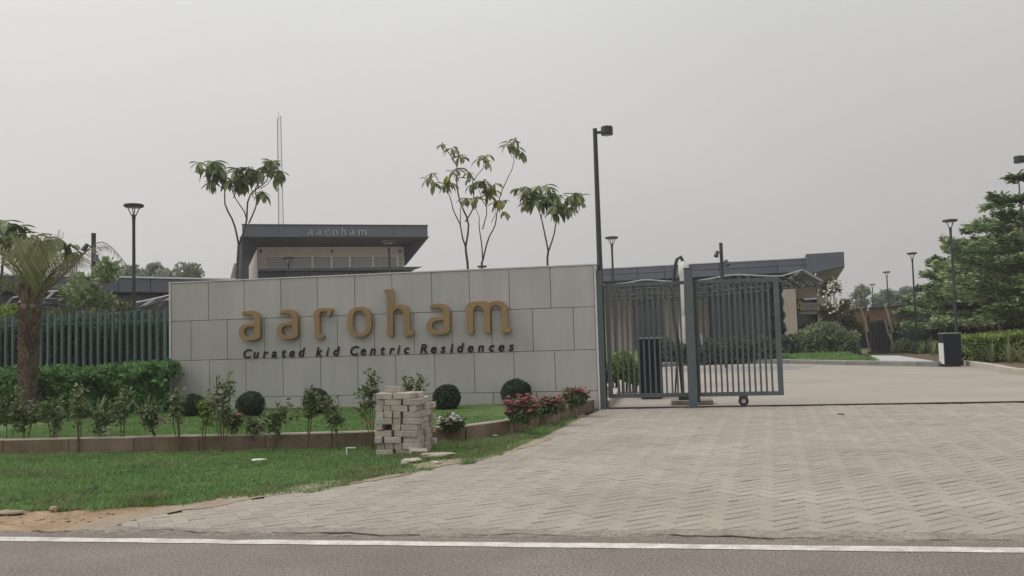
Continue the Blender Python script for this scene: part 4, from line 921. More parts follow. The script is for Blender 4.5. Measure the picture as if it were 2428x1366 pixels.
# lattice mast behind
mt_ = thing('lattice_mast', 'slender steel lattice mast rising behind the entrance building', 'mast', (D(667,640,62).x, D(667,640,62).y, 0))
c0 = D(667,640,62); zt = D(666,276,62).z; rw0, rw1 = .30, .16
legs = []
for q in range(3):
    a = q*2.094+.5; b = Vector((c0.x+rw0*math.cos(a), c0.y+rw0*math.sin(a), 0)); tq = Vector((c0.x-.06+rw1*math.cos(a), c0.y+rw1*math.sin(a), zt+(.0 if q else .25))); legs.append((b,tq)); obj('leg', MB().tube([b,tq], .030, 6), M['steel'], mt_)
mb = MB()
for k in range(60):
    for q in range(3):
        a = legs[q][0].lerp(legs[q][1], k/60); b = legs[(q+1)%3][0].lerp(legs[(q+1)%3][1], (k+1)/60); mb.tube([a,b], .009, 3)
o = obj('brace', mb, M['steel'], mt_)
o['kind'] = 'stuff'
bx0 = D(660,450,62); obj('antenna_box', MB().box((bx0.x,bx0.y-.2,bx0.z), (.22,.16,.30)), M['steel'], mt_)
obj('lightning_rod', MB().tube([(c0.x-.06,c0.y,zt),(c0.x-.06,c0.y,zt+.5)], .016, 5), M['steel'], mt_)

# ================================================================== LEFT PAVILION
def frame(pa, pb): 
    e = (pb-pa); e.z = 0; Ln = e.length; e.normalize(); return e, Vector((-e.y, e.x, 0)), Ln
LA = D(-60,651,27.5); zl = LA.z; rr_ = ray(566,663); LBp = EYE+rr_*((zl-CZ)/rr_.z); l1, l2, LL = frame(LA, LBp)
def lb(s, t, z): return Vector((LA.x,LA.y,0))+l1*s+l2*t+Vector((0,0,z))
def lpx(px_, py_, t):
    d = ray(px_, py_); q = Vector((LA.x,LA.y,0))+l2*t-EYE; p = EYE+d*(q.dot(l2)/d.dot(l2)); return (p-Vector((LA.x,LA.y,0))).dot(l1), p.z
lp = thing('left_pavilion', 'long low pavilion with dark fascia behind the left fence', 'building', lb(LL/2,0,0))
zlb = lpx(400,693,0)[1]
obj('roof', MB().hexa([lb(0,.06,zlb+.02),lb(LL,.06,zlb+.02),lb(LL,8,zlb+.02),lb(0,8,zlb+.02)], [lb(0,.06,zl-.03),lb(LL,.06,zl-.03),lb(LL,8,zl-.03),lb(0,8,zl-.03)]), M['soffit'], lp)
for k in range(8): a, b = LL*k/8, LL*(k+1)/8; obj('fascia_panel', MB().box(lb((a+b)/2,.02,(zl+zlb)/2-.02), (b-a-.02,.06,zl-zlb-.04), l1, l2), M['fascia'], lp)
obj('coping', MB().box(lb(LL/2,.25,zl+.01), (LL,.6,.06), l1, l2), M['roof_white'], lp)
obj('wall', MB().box(lb(LL/2,4.5,zlb/2), (LL-.6,6,zlb), l1, l2), M['glass_grey'], lp)
# rooftop louvre block and railing
lv = thing('roof_plant', 'pale louvred plant block on the left pavilion roof', 'plant block', lb(lpx(140,640,2.5)[0],2.5,zl))
s0, s1 = lpx(108,620,2.5)[0], lpx(153,620,2.5)[0]; zt_ = lpx(145,603,2.5)[1]
for k in range(7): obj('louvre', MB().box(lb((s0+s1)/2+(.02*k),2.5,zl+.1+(zt_-zl-.1)*(k+.5)/7), ((s1-s0)*(1-.07*k),.9,(zt_-zl-.1)/7-.03), l1, l2), M['roof_white'], lv)
obj('block_core', MB().box(lb((s0+s1)/2,2.6,(zl+zt_)/2), ((s1-s0)*.5,.7,zt_-zl-.1), l1, l2), M['slat'], lv)
rl = thing('roof_railing', 'short metal railing on the left pavilion roof', 'railing', lb(lpx(168,640,2.5)[0],2.5,zl))
r0, r1 = lpx(153,640,2.5)[0], lpx(182,640,2.5)[0]; zh = lpx(168,616,2.5)[1]
obj('handrail', MB().bar(lb(r0,2.5,zh), lb(r1,2.5,zh), .05), M['steel'], rl)
for k in range(7): s = r0+(r1-r0)*k/6; obj('baluster', MB().bar(lb(s,2.5,zl), lb(s,2.5,zh), .035), M['steel'], rl)
# wavy trellis in front
tr = thing('wavy_trellis', 'wavy white-edged slatted trellis roof below the left pavilion fascia', 'trellis', lb(LL/2,-2.5,0))
wv = [(30,706),(90,694),(150,690),(205,698),(250,714),(300,719),(345,713),(400,700),(450,690)]
f_ = [lpx(x,y,-2.6) for x, y in wv]; fr_pts = resample([lb(s,-2.6,z) for s, z in f_], .36)
obj('front_edge', MB().tube(fr_pts, .024, 6), M['slat'], tr)
bk_pts = [p+l2*2.4+Vector((0,0,-.28)) for p in fr_pts]; obj('back_edge', MB().tube(bk_pts, .04, 6), M['slat_dark'], tr)
for i in range(0, len(fr_pts), 1): obj('slat', MB().bar(fr_pts[i]+Vector((0,0,-.01)), bk_pts[i], .045, .10), M['slat_pale'] if i % 2 else M['slat_dark'], tr)
mdl = [p+l2*1.2+Vector((0,0,-.20)) for p in fr_pts]; obj('purlin', MB().tube(mdl, .05, 5), M['slat_dark'], tr)
for i in range(2, len(fr_pts), 7): obj('trellis_post', MB().bar((fr_pts[i].x,fr_pts[i].y,0), fr_pts[i], .1), M['slat_dark'], tr)
# triangular rooflight frame beside the big roof
q0 = D(541,664,38); q1 = D(560,664,38.5); q2 = D(557,625,38.2)
tf = thing('gable_frame', 'pale triangular steel frame at the left foot of the entrance building', 'frame', q0)
obj('sloping_bar', MB().bar(q0-Vector((0,0,.5)), q2, .09), M['steel'], tf); obj('upright_bar', MB().bar(q1-Vector((0,0,.5)), q2, .09), M['steel'], tf)
obj('gable_sheet', MB().slab([q0+Vector((.12,0,-.2)), q1+Vector((-.02,0,-.2)), q2+Vector((0,0,-.15))], Vector((0,.04,0))), M['panel'], tf)
obj('frame_leg', MB().bar((q1.x,q1.y,0), q1, .1), M['steel'], tf); obj('frame_leg', MB().bar((q0.x,q0.y,0), q0-Vector((0,0,.5)), .1), M['steel'], tf)

# ================================================================== RIGHT PAVILION
RA = D(1912,612,46); zr2 = RA.z; rr_ = ray(1425,637.5); RLp = EYE+rr_*((zr2-CZ)/rr_.z); r1_, r2_, RL = frame(RLp, RA)
def rb(s, t, z): return Vector((RLp.x,RLp.y,0))+r1_*s+r2_*t+Vector((0,0,z))
def rpx(px_, py_, t):
    d = ray(px_, py_); q = Vector((RLp.x,RLp.y,0))+r2_*t-EYE; p = EYE+d*(q.dot(r2_)/d.dot(r2_)); return (p-Vector((RLp.x,RLp.y,0))).dot(r1_), p.z
rp = thing('right_pavilion', 'long pavilion with dark fascia and beige walls behind the gate', 'building', rb(RL/2,0,0))
zrb = rpx(1700,655,0)[1]; SX = rpx(2002,620,0)[0]
ncut = 9
for row in range(2):
    for k in range(ncut):
        a, b = -2.5+(RL+2.5)*k/ncut, -2.5+(RL+2.5)*(k+1)/ncut; za, zb_ = zrb+(zr2-zrb)*row/2, zrb+(zr2-zrb)*(row+1)/2
        obj('fascia_panel', MB().box(rb((a+b)/2,.03*row*0+.02,(za+zb_)/2), (b-a-.03,.08,zb_-za-.03), r1_, r2_), M['fascia'], rp)
obj('roof', MB().hexa([rb(-2.5,.08,zrb-.02),rb(RL,.08,zrb-.02),rb(RL,9,zrb-.02),rb(-2.5,9,zrb-.02)], [rb(-2.5,.08,zr2-.04),rb(RL,.08,zr2-.04),rb(RL,9,zr2-.04),rb(-2.5,9,zr2-.04)]), M['soffit'], rp)
obj('coping', MB().box(rb((RL-2.5)/2,.2,zr2+.01), (RL+2.5,.5,.05), r1_, r2_), M['roof_white'], rp)
zb1_ = rpx(1912,602.5,-.4)[1]; zb0_ = rpx(1960,652,-.4)[1]; sA, sB = rpx(1912,620,-.4)[0], rpx(2002,620,-.4)[0]
obj('end_block', MB().hexa([rb(sA,-.4,zb0_+.1),rb(sB,-.4,zb0_+.42),rb(sB,7,zb0_+.42),rb(sA,7,zb0_+.1)], [rb(sA,-.4,zb1_),rb(sB,-.4,zb1_+.02),rb(sB,7,zb1_+.02),rb(sA,7,zb1_)]), M['fascia'], rp)
s9, z9 = rpx(1995,690,-.2); obj('end_soffit', MB().hexa([rb(sA+.3,.2,z9+.75),rb(s9-.5,1.,z9+.1),rb(s9-.5,6,z9+.1),rb(sA+.3,6,z9+.75)], [rb(sA,-.42,zb0_+.08),rb(sB+.02,-.42,zb0_+.40),rb(sB+.02,6.9,zb0_+.40),rb(sA,6.9,zb0_+.08)]), M['panel'], rp)
# walls: vertical beige panels, then grey glazing, then the beige pillar and the lit opening
tw = 3.2
s0 = rpx(1420,700,tw)[0]; s1 = rpx(1500,700,tw)[0]
def vpanels(x0, x1, n, mt, nm, t, gap=.04, z1=None):
    a, b = rpx(x0,700,t)[0], rpx(x1,700,t)[0]
    for k in range(n): u, v = a+(b-a)*k/n, a+(b-a)*(k+1)/n; obj(nm, MB().box(rb((u+v)/2,t,(z1 or zrb)/2), (v-u-gap,.12,(z1 or zrb)), r1_, r2_), mt, rp)
vpanels(1400,1500,8,M['beige_dull'],'wall_panel',tw)
vpanels(1502,1572,3,M['glass_grey'],'glass_pane',tw+.25)
vpanels(1574,1680,8,M['beige_dull'],'wall_panel',tw)
vpanels(1682,1840,6,M['glass_grey'],'glass_pane',tw+.25)
obj('lintel', MB().box(rb(RL/2-1,tw-.05,zrb-.55), (RL+2,.1,.22), r1_, r2_), M['panel'], rp)
obj('back_wall', MB().box(rb(RL/2-1.5,tw+2,zrb/2), (RL+3,.2,zrb), r1_, r2_), M['panel'], rp)
sp0, sp1 = rpx(1846,740,.6)[0], rpx(1889,740,.6)[0]; zpt = rpx(1868,683,.6)[1]
obj('pillar', MB().box(rb((sp0+sp1)/2,1.1,zpt/2), (sp1-sp0,1.0,zpt), r1_, r2_), M['beige'], rp)
sw0, sw1 = rpx(1889,740,2.)[0], rpx(1960,740,2.)[0]; zo1, zo0 = rpx(1915,708,2.)[1], rpx(1915,742,2.)[1]
obj('opening_wall', MB().box(rb((sw0+sw1)/2,2.2,(zo1+zrb)/2), (sw1-sw0,.3,zrb-zo1), r1_, r2_), M['beige'], rp)
obj('side_pier', MB().box(rb(rpx(1950,740,2.)[0],2.2,zo1/2), (.5,.3,zo1), r1_, r2_), M['beige'], rp)
obj('opening_back', MB().box(rb((sw0+sw1)/2,3.4,zo1/2), (sw1-sw0,.1,zo1), r1_, r2_), M['glass'], rp)
obj('counter', MB().box(rb((sw0+sw1)/2-.1,2.3,(rpx(1915,742,2.)[1])), (sw1-sw0-.4,.5,.16), r1_, r2_), M['panel'], rp)
dpz, dps = rpx(1917,727,2.3)[1], rpx(1917,727,2.3)[0]
dp = thing('display_board', 'pale display board hung in the pavilion opening', 'board', rb(dps,2.35,dpz))
obj('board_frame', MB().box(rb(dps,2.4,dpz), (rpx(1937,727,2.3)[0]-rpx(1898,727,2.3)[0],.06,.42), r1_, r2_), M['white'], dp)
obj('board_face', MB().box(rb(dps-.02,2.36,dpz), (rpx(1934,727,2.3)[0]-rpx(1899,727,2.3)[0],.04,.32), r1_, r2_), M['screen'], dp)
em = thing('leaf_emblem', 'yellow flame-shaped emblem standing out at the pavilion opening', 'emblem', rb(rpx(1896,730,1.6)[0],1.6,rpx(1896,730,1.6)[1]))
es, ez_ = rpx(1896.5,733,1.55); hE = rpx(1896.5,710,1.55)[1]-ez_
fl_o = [(0,0),(.5,.1),(.75,.35),(.6,.65),(.2,.85),(.05,1.),(-.1,.8),(-.5,.55),(-.6,.3),(-.4,.08)]; fl_i = [(.05,.16),(.3,.2),(.42,.38),(.3,.56),(.05,.70),(-.22,.48),(-.28,.3),(-.15,.18)]
me = curve_mesh('emblem_shape', [fl_o, fl_i], .03, 0, M['yellow'], hE*.34, hE); upright(me, rb(es,1.55,ez_), r1_, (0,0,1), em, 'emblem_shape')
# slatted trellis roof: wavy front, ridge near the right end
t2 = thing('slatted_trellis', 'grey slatted trellis roof in front of the right pavilion', 'trellis', rb(RL/2,-2,0))
fw = [(1425,676),(1480,672),(1530,664),(1590,668),(1640,668),(1690,660),(1740,652),(1800,654),(1850,655),(1880,647),(1900,641)]
fpt = resample([rb(rpx(x,y,-3.)[0],-3.,rpx(x,y,-3.)[1]) for x, y in fw], .42)
lw = [(1425,712),(1530,708),(1640,704),(1740,697),(1800,692),(1850,684),(1900,681),(1935,676)]
lpt0 = [rb(rpx(x,y,-.6)[0],-.6,rpx(x,y,-.6)[1]) for x, y in lw]; lpt = resample(lpt0, .42)
obj('front_edge', MB().tube(fpt, .04, 6), M['slat_pale'], t2); obj('back_beam', MB().tube(lpt, .06, 6), M['slat_dark'], t2)
n_ = len(fpt)
def lat(u): 
    q = u*(len(lpt)-1); i = min(int(q), len(lpt)-2); return lpt[i].lerp(lpt[i+1], q-i)
for i in range(n_):
    a = fpt[i]; b = lat(i/(n_-1)); obj('slat', MB().bar(a, b, .07, .12), M['slat_mid'] if i % 3 else M['slat_dark'], t2)
for u in (.35, .68):
    obj('purlin', MB().tube([fpt[i].lerp(lat(i/(n_-1)), u)+Vector((0,0,-.08)) for i in range(n_)], .045, 5), M['slat_dark'], t2)
# the steep gable end sloping down to the right
ga, gb_ = rb(rpx(1902,640,-3.)[0],-3.,rpx(1902,640,-3.)[1]), rb(rpx(1950,668,-3.2)[0],-3.2,rpx(1950,668,-3.2)[1])
obj('gable_edge', MB().tube([ga, gb_], .07, 6), M['slat_mid'], t2)
ha = lpt[-1]
for k in range(9):
    a = ga.lerp(gb_, k/8); b = lat(.80+.2*k/8) if k < 8 else lpt[-1]; obj('slat', MB().bar(a, b, .07, .12), M['slat_mid'], t2)
for i in range(4, n_, 13): obj('trellis_post', MB().bar((lat(i/(n_-1)).x,lat(i/(n_-1)).y,0), lat(i/(n_-1)), .14), M['slat_dark'], t2)

# ================================================================== TREES WITH LEAF WHORLS (bare limbs)
def leaf_mesh(seed):
    rd = random.Random(seed); mb = MB(); pts = []; bend = rd.uniform(.15,.5); fold = .05
    wds = [.03,.13,.19,.15,.0]
    for i, ww in enumerate(wds):
        u = i/4; z = -bend*u*u*.8; x = u*(1-.12*bend); pts += [(x,-ww,z+ww*.35),(x,0,z),(x,ww,z+ww*.35)]
    f = []
    for i in range(4): a = 3*i; f += [(a,a+1,a+4,a+3),(a+1,a+2,a+5,a+4)]
    mb.add(pts, f); return mb
def lmeshes(mt): return [mesh_from('leaf', *(lambda q: (q.v, q.f))(leaf_mesh(i)), mt) for i in range(4)]
LM = {'L_plum': lmeshes(M['L_plum']), 'L_yellow': lmeshes(M['L_yellow'])}
def whorl_tree(name, label, Y, limbs, tips, cv, nleaf=(7,11), ln=.42, base=None, group='bare-limbed young trees behind the wall'):
    q0_ = cv(*limbs[0][0][0]); b0 = P(q0_[0], q0_[1], Y); b0 = Vector((b0.x, Y, 0)); t = thing(name, label, 'tree', b0, group)
    rd = random.Random(int(b0.x*100)); cnt = 0
    first = True
    for pts, ra, rb2 in limbs:
        w3 = []
        for k, q in enumerate(pts): x, y = cv(*q); p = P(x, y, Y); w3.append(Vector((p.x, Y+ (rd.gauss(0,.25) if k > 0 and not first else 0), p.z)))
        if first: w3 = [Vector((w3[0].x, Y, -.1))]+w3
        w3 = resample(w3, .25); m = len(w3)
        obj('trunk' if first else 'branch', MB().tube(w3, [(ra+(rb2-ra)*i/(m-1))*.72 for i in range(m)], 7), M['bark_dark'], t, smooth=True); first = False
    for q in tips:
        x, y = cv(q[0], q[1]); key = 'L_yellow' if len(q) > 2 and q[2] == 'y' else 'L_plum'; nl_ = rd.randint(*nleaf) if not (len(q) > 3) else q[3]
        c = P(x, y, Y); c = Vector((c.x, Y+rd.gauss(0,.25), c.z)); a0 = rd.uniform(0,6)
        for i in range(nl_):
            if cnt >= 298: break
            a = a0+2*PI*i/nl_+rd.gauss(0,.3); e = rd.uniform(-1.2,.25); d = Vector((math.cos(a)*math.cos(e), math.sin(a)*math.cos(e), math.sin(e)))
            s = d.cross(Vector((0,0,1))).normalized(); nrm = s.cross(d); L = ln*rd.uniform(.75,1.3)
            o = link('leaf', rd.choice(LM[key]), t); rot = Matrix(((d.x, s.x*-1, nrm.x),(d.y, s.y*-1, nrm.y),(d.z, s.z*-1, nrm.z)))
            o.rotation_euler = rot.to_euler(); o.location = c-b0+Vector((0,0,-.0)); o.scale = (L,L*rd.uniform(.8,1.15),L); cnt += 1
idc = lambda x, y: (x, y)
z5 = lambda x, y: (980+x/3.332, 270+y/3.332)
whorl_tree('young_tree', 'young tree with a heart-shaped leafy crown left of the building roof', 24.5,
  [([(563,663),(564,620),(566,580)],.07,.055),([(566,580),(556,530),(547,490),(535,450),(512,415)],.045,.02),([(567,580),(560,510),(553,470),(543,430)],.04,.016),([(553,470),(560,440),(562,420)],.02,.014),
   ([(567,580),(585,530),(600,468),(622,425),(638,402)],.045,.02),([(590,530),(604,480),(617,448),(636,408)],.035,.016),([(608,470),(620,462),(632,455)],.02,.012),([(600,468),(590,430),(585,412)],.02,.014),([(535,450),(520,440),(508,432)],.018,.012),([(617,448),(640,430),(655,398)],.018,.012)],
  [(478,388),(497,378),(518,388),(490,402),(512,410),(533,402),(548,400),(556,412),(568,402),(582,408),(598,402),(575,425),(612,408),(622,388),(638,380),(654,388),(640,400),(658,402),(628,412),(508,432),(528,418),(545,428),(630,458),(600,420),(566,430),(590,415),(646,412)], idc, (9,12), .40)
whorl_tree('young_tree', 'tall sparse young tree with leaf tufts left of its twin', 24.5,
  [([(430,1225),(420,1140),(413,1050)],.06,.05),([(413,1050),(390,960),(372,880),(310,760),(265,625),(205,572)],.035,.012),([(413,1050),(412,850),(370,700),(340,540),(318,390),(265,275),(242,232)],.045,.012),([(413,850),(445,700),(452,520),(500,470),(550,398)],.032,.012),([(372,880),(395,740),(408,680)],.02,.011),([(265,625),(256,560)],.014,.01),([(318,390),(345,360),(375,332)],.014,.01),([(452,520),(440,480)],.014,.01),([(340,540),(330,460)],.012,.01)],
  [(100,500),(155,478),(178,550),(228,538),(285,535),(255,485,'y',5),(215,228,'',5),(275,248,'',5),(318,262,'',3),(335,430,'',6),(292,445,'',4),(355,325,'',5),(400,345,'',3),(535,360,'',6),(575,362,'',6),(608,395,'',4),(600,328,'',3),(440,465,'',6),(420,500,'',4),(420,668,'',7),(462,660,'',7),(500,682,'',4),(440,545,'',4)], z5, (6,8), .33)
whorl_tree('young_tree', 'forked young tree with yellowing leaves, centre above the wall', 25.0,
  [([(541,1218),(548,1165)],.05,.045),([(548,1165),(549,1040),(548,910),(520,820),(490,760),(460,708)],.03,.01),([(548,910),(570,750),(558,690),(530,610),(500,560)],.025,.01),([(572,730),(592,650)],.014,.01),([(548,1165),(600,1000),(620,870),(665,770),(690,640),(740,530),(785,400),(800,345),(790,300)],.035,.01),([(800,345),(840,305)],.012,.009),([(615,860),(655,770),(635,720)],.014,.009)],
  [(490,540),(530,530),(568,540),(600,562),(582,590),(602,640,'',5),(622,588,'y',4),(640,605,'',5),(652,560,'y',4),(590,650,'',5),(790,250),(768,282),(822,262),(850,285),(802,290,'',5),(838,240,'',4),(660,690,'y',5),(690,690,'y',4),(720,690,'',4),(715,770,'',4),(650,712,'',4)], z5, (6,8), .32)
whorl_tree('young_tree', 'short young tree with dense drooping leaves nearest the pole light', 24.5,
  [([(1060,1198),(1062,1140),(1066,1085)],.05,.045),([(1066,1085),(1030,950),(1012,820),(990,750),(980,690)],.04,.016),([(1012,820),(1020,750)],.018,.014),([(1068,1085),(1110,950),(1140,830),(1152,760)],.035,.016),([(990,750),(940,690),(900,660)],.016,.012),([(1152,760),(1210,700),(1260,650)],.018,.012),([(1020,750),(1060,680),(1060,600)],.016,.012)],
  [(850,600),(885,605),(920,600),(890,655),(930,650),(885,700),(920,700),(965,620),(1000,585),(1040,560),(1062,570),(1075,605),(1020,640),(980,675),(1010,700),(1050,660),(1090,645),(1120,645),(1040,710),(1090,705),(1150,700),(1120,735),(1100,770),(1160,750),(1200,705),(1222,655),(1260,635),(1288,645),(1310,645),(1280,690),(1240,745),(1200,755),(1298,695)], z5, (8,10), .34)
whorl_tree('young_tree', 'broad-leaved young tree behind the palm at the left edge', 22.5,
  [([(0,700),(4,650),(8,610)],.07,.05),([(8,610),(20,580),(30,550)],.04,.02),([(8,610),(60,600),(110,570)],.03,.02),([(8,610),(0,570),(-20,540)],.03,.02)],
  [(5,528),(22,525),(38,535),(52,546),(10,548),(30,558),(60,556),(45,572),(72,570),(62,588),(88,572),(106,562),(122,568),(138,566),(150,580),(146,596),(15,572),(30,588),(-20,540),(110,585),(130,590)], idc, (9,12), .46, group='broad-leaved trees at the left')

# ---------------------------------------------------------------- general trees and bushes
def limb_tree(name, label, base, h, crown, n, L, Wd, lf, bark='bark', seed=0, blobs=5, group=None, cat='tree', r0=.09, cz=.62, sparse=.3):
    rd = random.Random(seed); base = Vector(base); t = thing(name, label, cat, base, group); topc = base+Vector((0,0,h*cz))
    obj('trunk', MB().tube([base-Vector((0,0,.1)), base+Vector((rd.gauss(0,.05),rd.gauss(0,.05),h*.3)), topc], [r0,r0*.8,r0*.4], 7), M[bark], t, smooth=True)
    vs = []
    for k in range(blobs):
        a = rd.uniform(0,2*PI); rr = rd.uniform(.25,.75); c = base+Vector((math.cos(a)*crown*rr, math.sin(a)*crown*rr, h*rd.uniform(cz-.22,.9)))
        obj('branch', MB().tube([base+Vector((0,0,h*rd.uniform(.25,.5))), base.lerp(c,.6)+Vector((0,0,h*.12)), c], [r0*.45,r0*.3,r0*.12], 5), M[bark], t)
        rad = crown*rd.uniform(.42,.62); vs.append(cloud(tuple(c), (rad,rad,rad*.72), n//blobs, L, Wd, seed*31+k, .45, sparse))
    leafobj('crown', np.concatenate(vs), M[lf], t); return t
def bush(label, c, rad, n, L, Wd, lf, seed, group=None, name='shrub', cat='shrub', lump=.4):
    c = Vector(c); t = thing(name, label, cat, (c.x,c.y,0), group)
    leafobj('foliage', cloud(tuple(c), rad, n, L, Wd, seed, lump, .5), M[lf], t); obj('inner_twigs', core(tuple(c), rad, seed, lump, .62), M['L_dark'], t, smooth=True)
    for k in range(3): obj('stem', MB().tube([(c.x+(k-1)*rad[0]*.2,c.y,-.05),(c.x+(k-1)*rad[0]*.3,c.y,c.z)], .03, 5), M['bark_dark'], t)
    return t
p = D(222,740,24); limb_tree('garden_tree', 'pale green young tree standing behind the left fence', (p.x,p.y,0), D(222,598,24).z, 1.05, 2600, .17, .085, 'L_young', seed=5, blobs=9, cz=.66, r0=.05, sparse=.1)
p = D(285,740,25); limb_tree('garden_tree', 'low thin sapling beside the leftmost disc lamp', (p.x,p.y,0), D(285,690,25).z, .75, 800, .15, .07, 'L_olive', seed=8, blobs=5, cz=.6, r0=.035, sparse=.1)
p = D(28,740,22); bush('light green bush peeping over the fence left of the palm', (p.x,p.y,D(28,735,22).z-.5), (.9,.7,.9), 3500, .12, .06, 'L_bright', 21, 'garden bushes')
p = D(150,730,24.5); bush('thin olive bush below the trellis near the palm', (p.x,p.y,D(150,735,24.5).z-.5), (1.3,.6,.8), 2000, .13, .06, 'L_olive', 22, 'garden bushes')
for k, (x, y, w_, h_) in enumerate([(345,640,50,30),(400,640,62,38),(455,650,46,24),(318,648,40,24),(490,658,26,12)]):
    lab = ['far rounded tree left of the lamp and roofline middle','largest far tree above the left pavilion roof','far tree thinning out towards the entrance building','far low tree just behind the leftmost disc lamp','smallest far treetop beside the entrance building'][k]
    d = 80; p = D(x, y, d); s = d/F; limb_tree('far_tree', lab, (p.x,p.y,0), D(x, y-h_*.95, d).z, w_*s*1.1, 3200, .42, .24, 'L_far', 'bark_dark', 40+k, 6, 'far trees on the left skyline', cz=.72, r0=.15)
# bed behind the left half of the gate
for k, (x, y, r) in enumerate([(1452,880,.38),(1475,868,.45),(1500,885,.36)]):
    p = P(x, y, 22.3); bush(['yellow-green shrub behind the gate next to the post','fullest yellow-green shrub behind the gate','yellow-green shrub touching the black cabinet behind the gate'][k], (p.x,p.y,max(p.z,.4)), (r,r,r*1.1), 1800, .10, .055, 'L_bright', 60+k, 'shrubs behind the gate')
struct('bounce_plaza', MB().poly([(-34,24.5,-.016),(-2.2,24.5,-.016),(-2.2,44,-.016),(-34,62,-.016)]), M['drive'])  # unseen paving added to bounce light onto the entrance building
struct('bed_soil', MB().poly([(-3.5,17.9,.10),(-1.03,17.9,.10),(-1.0,22,.10),(-1.6,25.4,.10),(-3.5,30,.10)]), M['soil'])
# clipped low hedge in front of the right pavilion
ka, kb = G(1560,852), G(1850,848)
t = thing('low_hedge', 'low dark hedge along the pavilion foot seen through the gate', 'hedge', (ka+kb)/2)
nn = 9000; r = np.random.default_rng(77); u = r.uniform(0,1,nn); base_ = np.array(kf[1])[None,:]*(1-u)[:,None]+np.array(kf[3])[None,:]*u[:,None]
pos = base_+np.stack([r.normal(0,.15,nn), r.uniform(1.0,2.0,nn), r.uniform(.1,1.,nn)*(1.0+.25*np.sin(u*37))], 1)
leafobj('foliage', leaves(pos, r.normal(size=(nn,3)), .2*r.uniform(.6,1.2,nn), .1, r.normal(size=(nn,3))), M['L_dark'], t)
# mound lawn
mlp = [kf[3]+Vector((-9,.8,0)), kf[3]+Vector((0,.8,0)), kf[4]+Vector((0,.8,0)), kf[5]+Vector((-.3,.8,0)), G(2085,858)+Vector((0,1,0)), Vector((9.3,42,0)), Vector((9.5,48,0)), Vector((-6,50,0))]
mb = MB(); mb.poly([(q.x,q.y,.15+max(0,(q.y-40.5))*.055) for q in mlp]); struct('mound_lawn', mb, M['turf'])
# (grass on the mound)
blades('mound_grass', [(q.x,q.y) for q in mlp], 60000, .03, .07, .02, M['grass'], lambda x, y: .15+np.maximum(0, y-40.5)*.055, 'bright lawn mound beyond the far kerb', None, (0,10,36,48))
# shrub mass under the pavilion end
SH = [(1866,816,.95,'L_dark'),(1905,806,1.15,'L_tree2'),(1948,792,1.35,'L_tree2'),(1985,805,1.2,'L_tree2'),(2000,818,.85,'L_tree2'),(1940,822,.95,'L_tree2'),(1890,826,.8,'L_tree'),(2022,844,.5,'L_tree2'),(1985,752,1.1,'L_olive'),(2006,772,.9,'L_olive'),(1975,838,.7,'L_tree2')]
SL = ['dark shrub just right of the open gate leaf','shrub at the foot of the beige pillar','tall shrub in front of the pavilion opening','shrub in the middle of the mound planting','shrub left of the leaning poles','shrub low in front of the pavilion end','small shrub above the lawn mound by the gate','smallest shrub beside the path mouth','olive shrub under the white blossom tree','olive shrub behind the left leaning pole','low leafy shrub on the lawn mound']
for k, ((x, y, r, lf), lab) in enumerate(zip(SH, SL)):
    d = 46 if y < 780 else 42.5; p = D(x, y, d); bush(lab, (p.x,p.y,p.z-.15), (r,r*.8,r*.82), 2600, .19, .09, lf, 80+k, 'shrubs on the mound')
p = D(1843,760,44.5); t = thing('conifer', 'narrow dark conifer against the beige pillar', 'conifer', (p.x,p.y,0)); obj('trunk', MB().tube([(p.x,p.y,0),(p.x,p.y,4.1)], [.06,.02], 6), M['bark_dark'], t)
zz = np.random.default_rng(5).uniform(.4,4.2,2600); aa = RNG.uniform(0,2*PI,2600); rr = (.34*(1-zz/4.6)+.05)*RNG.uniform(.3,1,2600)*(.7+.3*np.sin(zz*9)); leafobj('foliage', leaves(np.stack([p.x+rr*np.cos(aa),p.y+rr*np.sin(aa),zz],1), np.stack([np.cos(aa),np.sin(aa),0*aa+.15],1), .3, .09), M['L_dark'], t)
# climbers and blossom
p = D(1982,690,44); t = limb_tree('blossom_tree', 'small tree dotted with white blossom beside the pavilion end', (p.x,p.y,0), D(1982,662,44).z, .8, 1500, .18, .09, 'L_olive', seed=91, blobs=7, cz=.72, r0=.05, sparse=.1)
vs = []; r = np.random.default_rng(9)
c = np.array(tuple(D(1978,702,43))); pos = c+r.normal(0,1,(110,3))*np.array([.38,.3,.5]); leafobj('blossom', leaves(pos, r.normal(size=(110,3)), .17, .13), M['pet_white'], t)['kind'] = 'stuff'
p = D(1945,690,44.5); bush('trailing climber over the right end of the pavilion roof', (p.x+.5,p.y,p.z+.3), (.6,.4,.5), 900, .16, .08, 'L_olive', 95, None, 'climber', 'climber', .55)

# path slabs, leaning poles, slatted hut
pp = [G(2075,846,.14), G(2150,846,.14), G(2232,862,.14), G(2226,867,.14)+Vector((0,.9,0)), G(2150,862,.14)]
struct('path', MB().poly([tuple(q) for q in [G(2065,843,.17), G(2130,843,.17), G(2215,856,.17)]+[q+Vector((0,.72,.17)) for q in (kf[6], kf[5], kf[4].lerp(kf[5],.7))]]), M['path'])
d = 50
t = thing('screen_arch', 'dark screen panel between pale leaning poles by the path', 'screen', (D(2080,840,d).x, D(2080,840,d).y, 0))
def dd_(x, y, q=d): return D(x, y, q)
for a, b, w_ in [((2041,731),(2058,786),.09),((2050,770),(2062,835),.07),((2099,725),(2117,787),.09),((2098,760),(2108,798),.07),((2112,790),(2118,835),.07)]:
    obj('leaning_pole', MB().bar(dd_(*b), dd_(*a), w_), M['pale_wood'], t)
obj('top_tie', MB().bar(dd_(2036,729), dd_(2042,731), .1), M['pale_wood'], t)
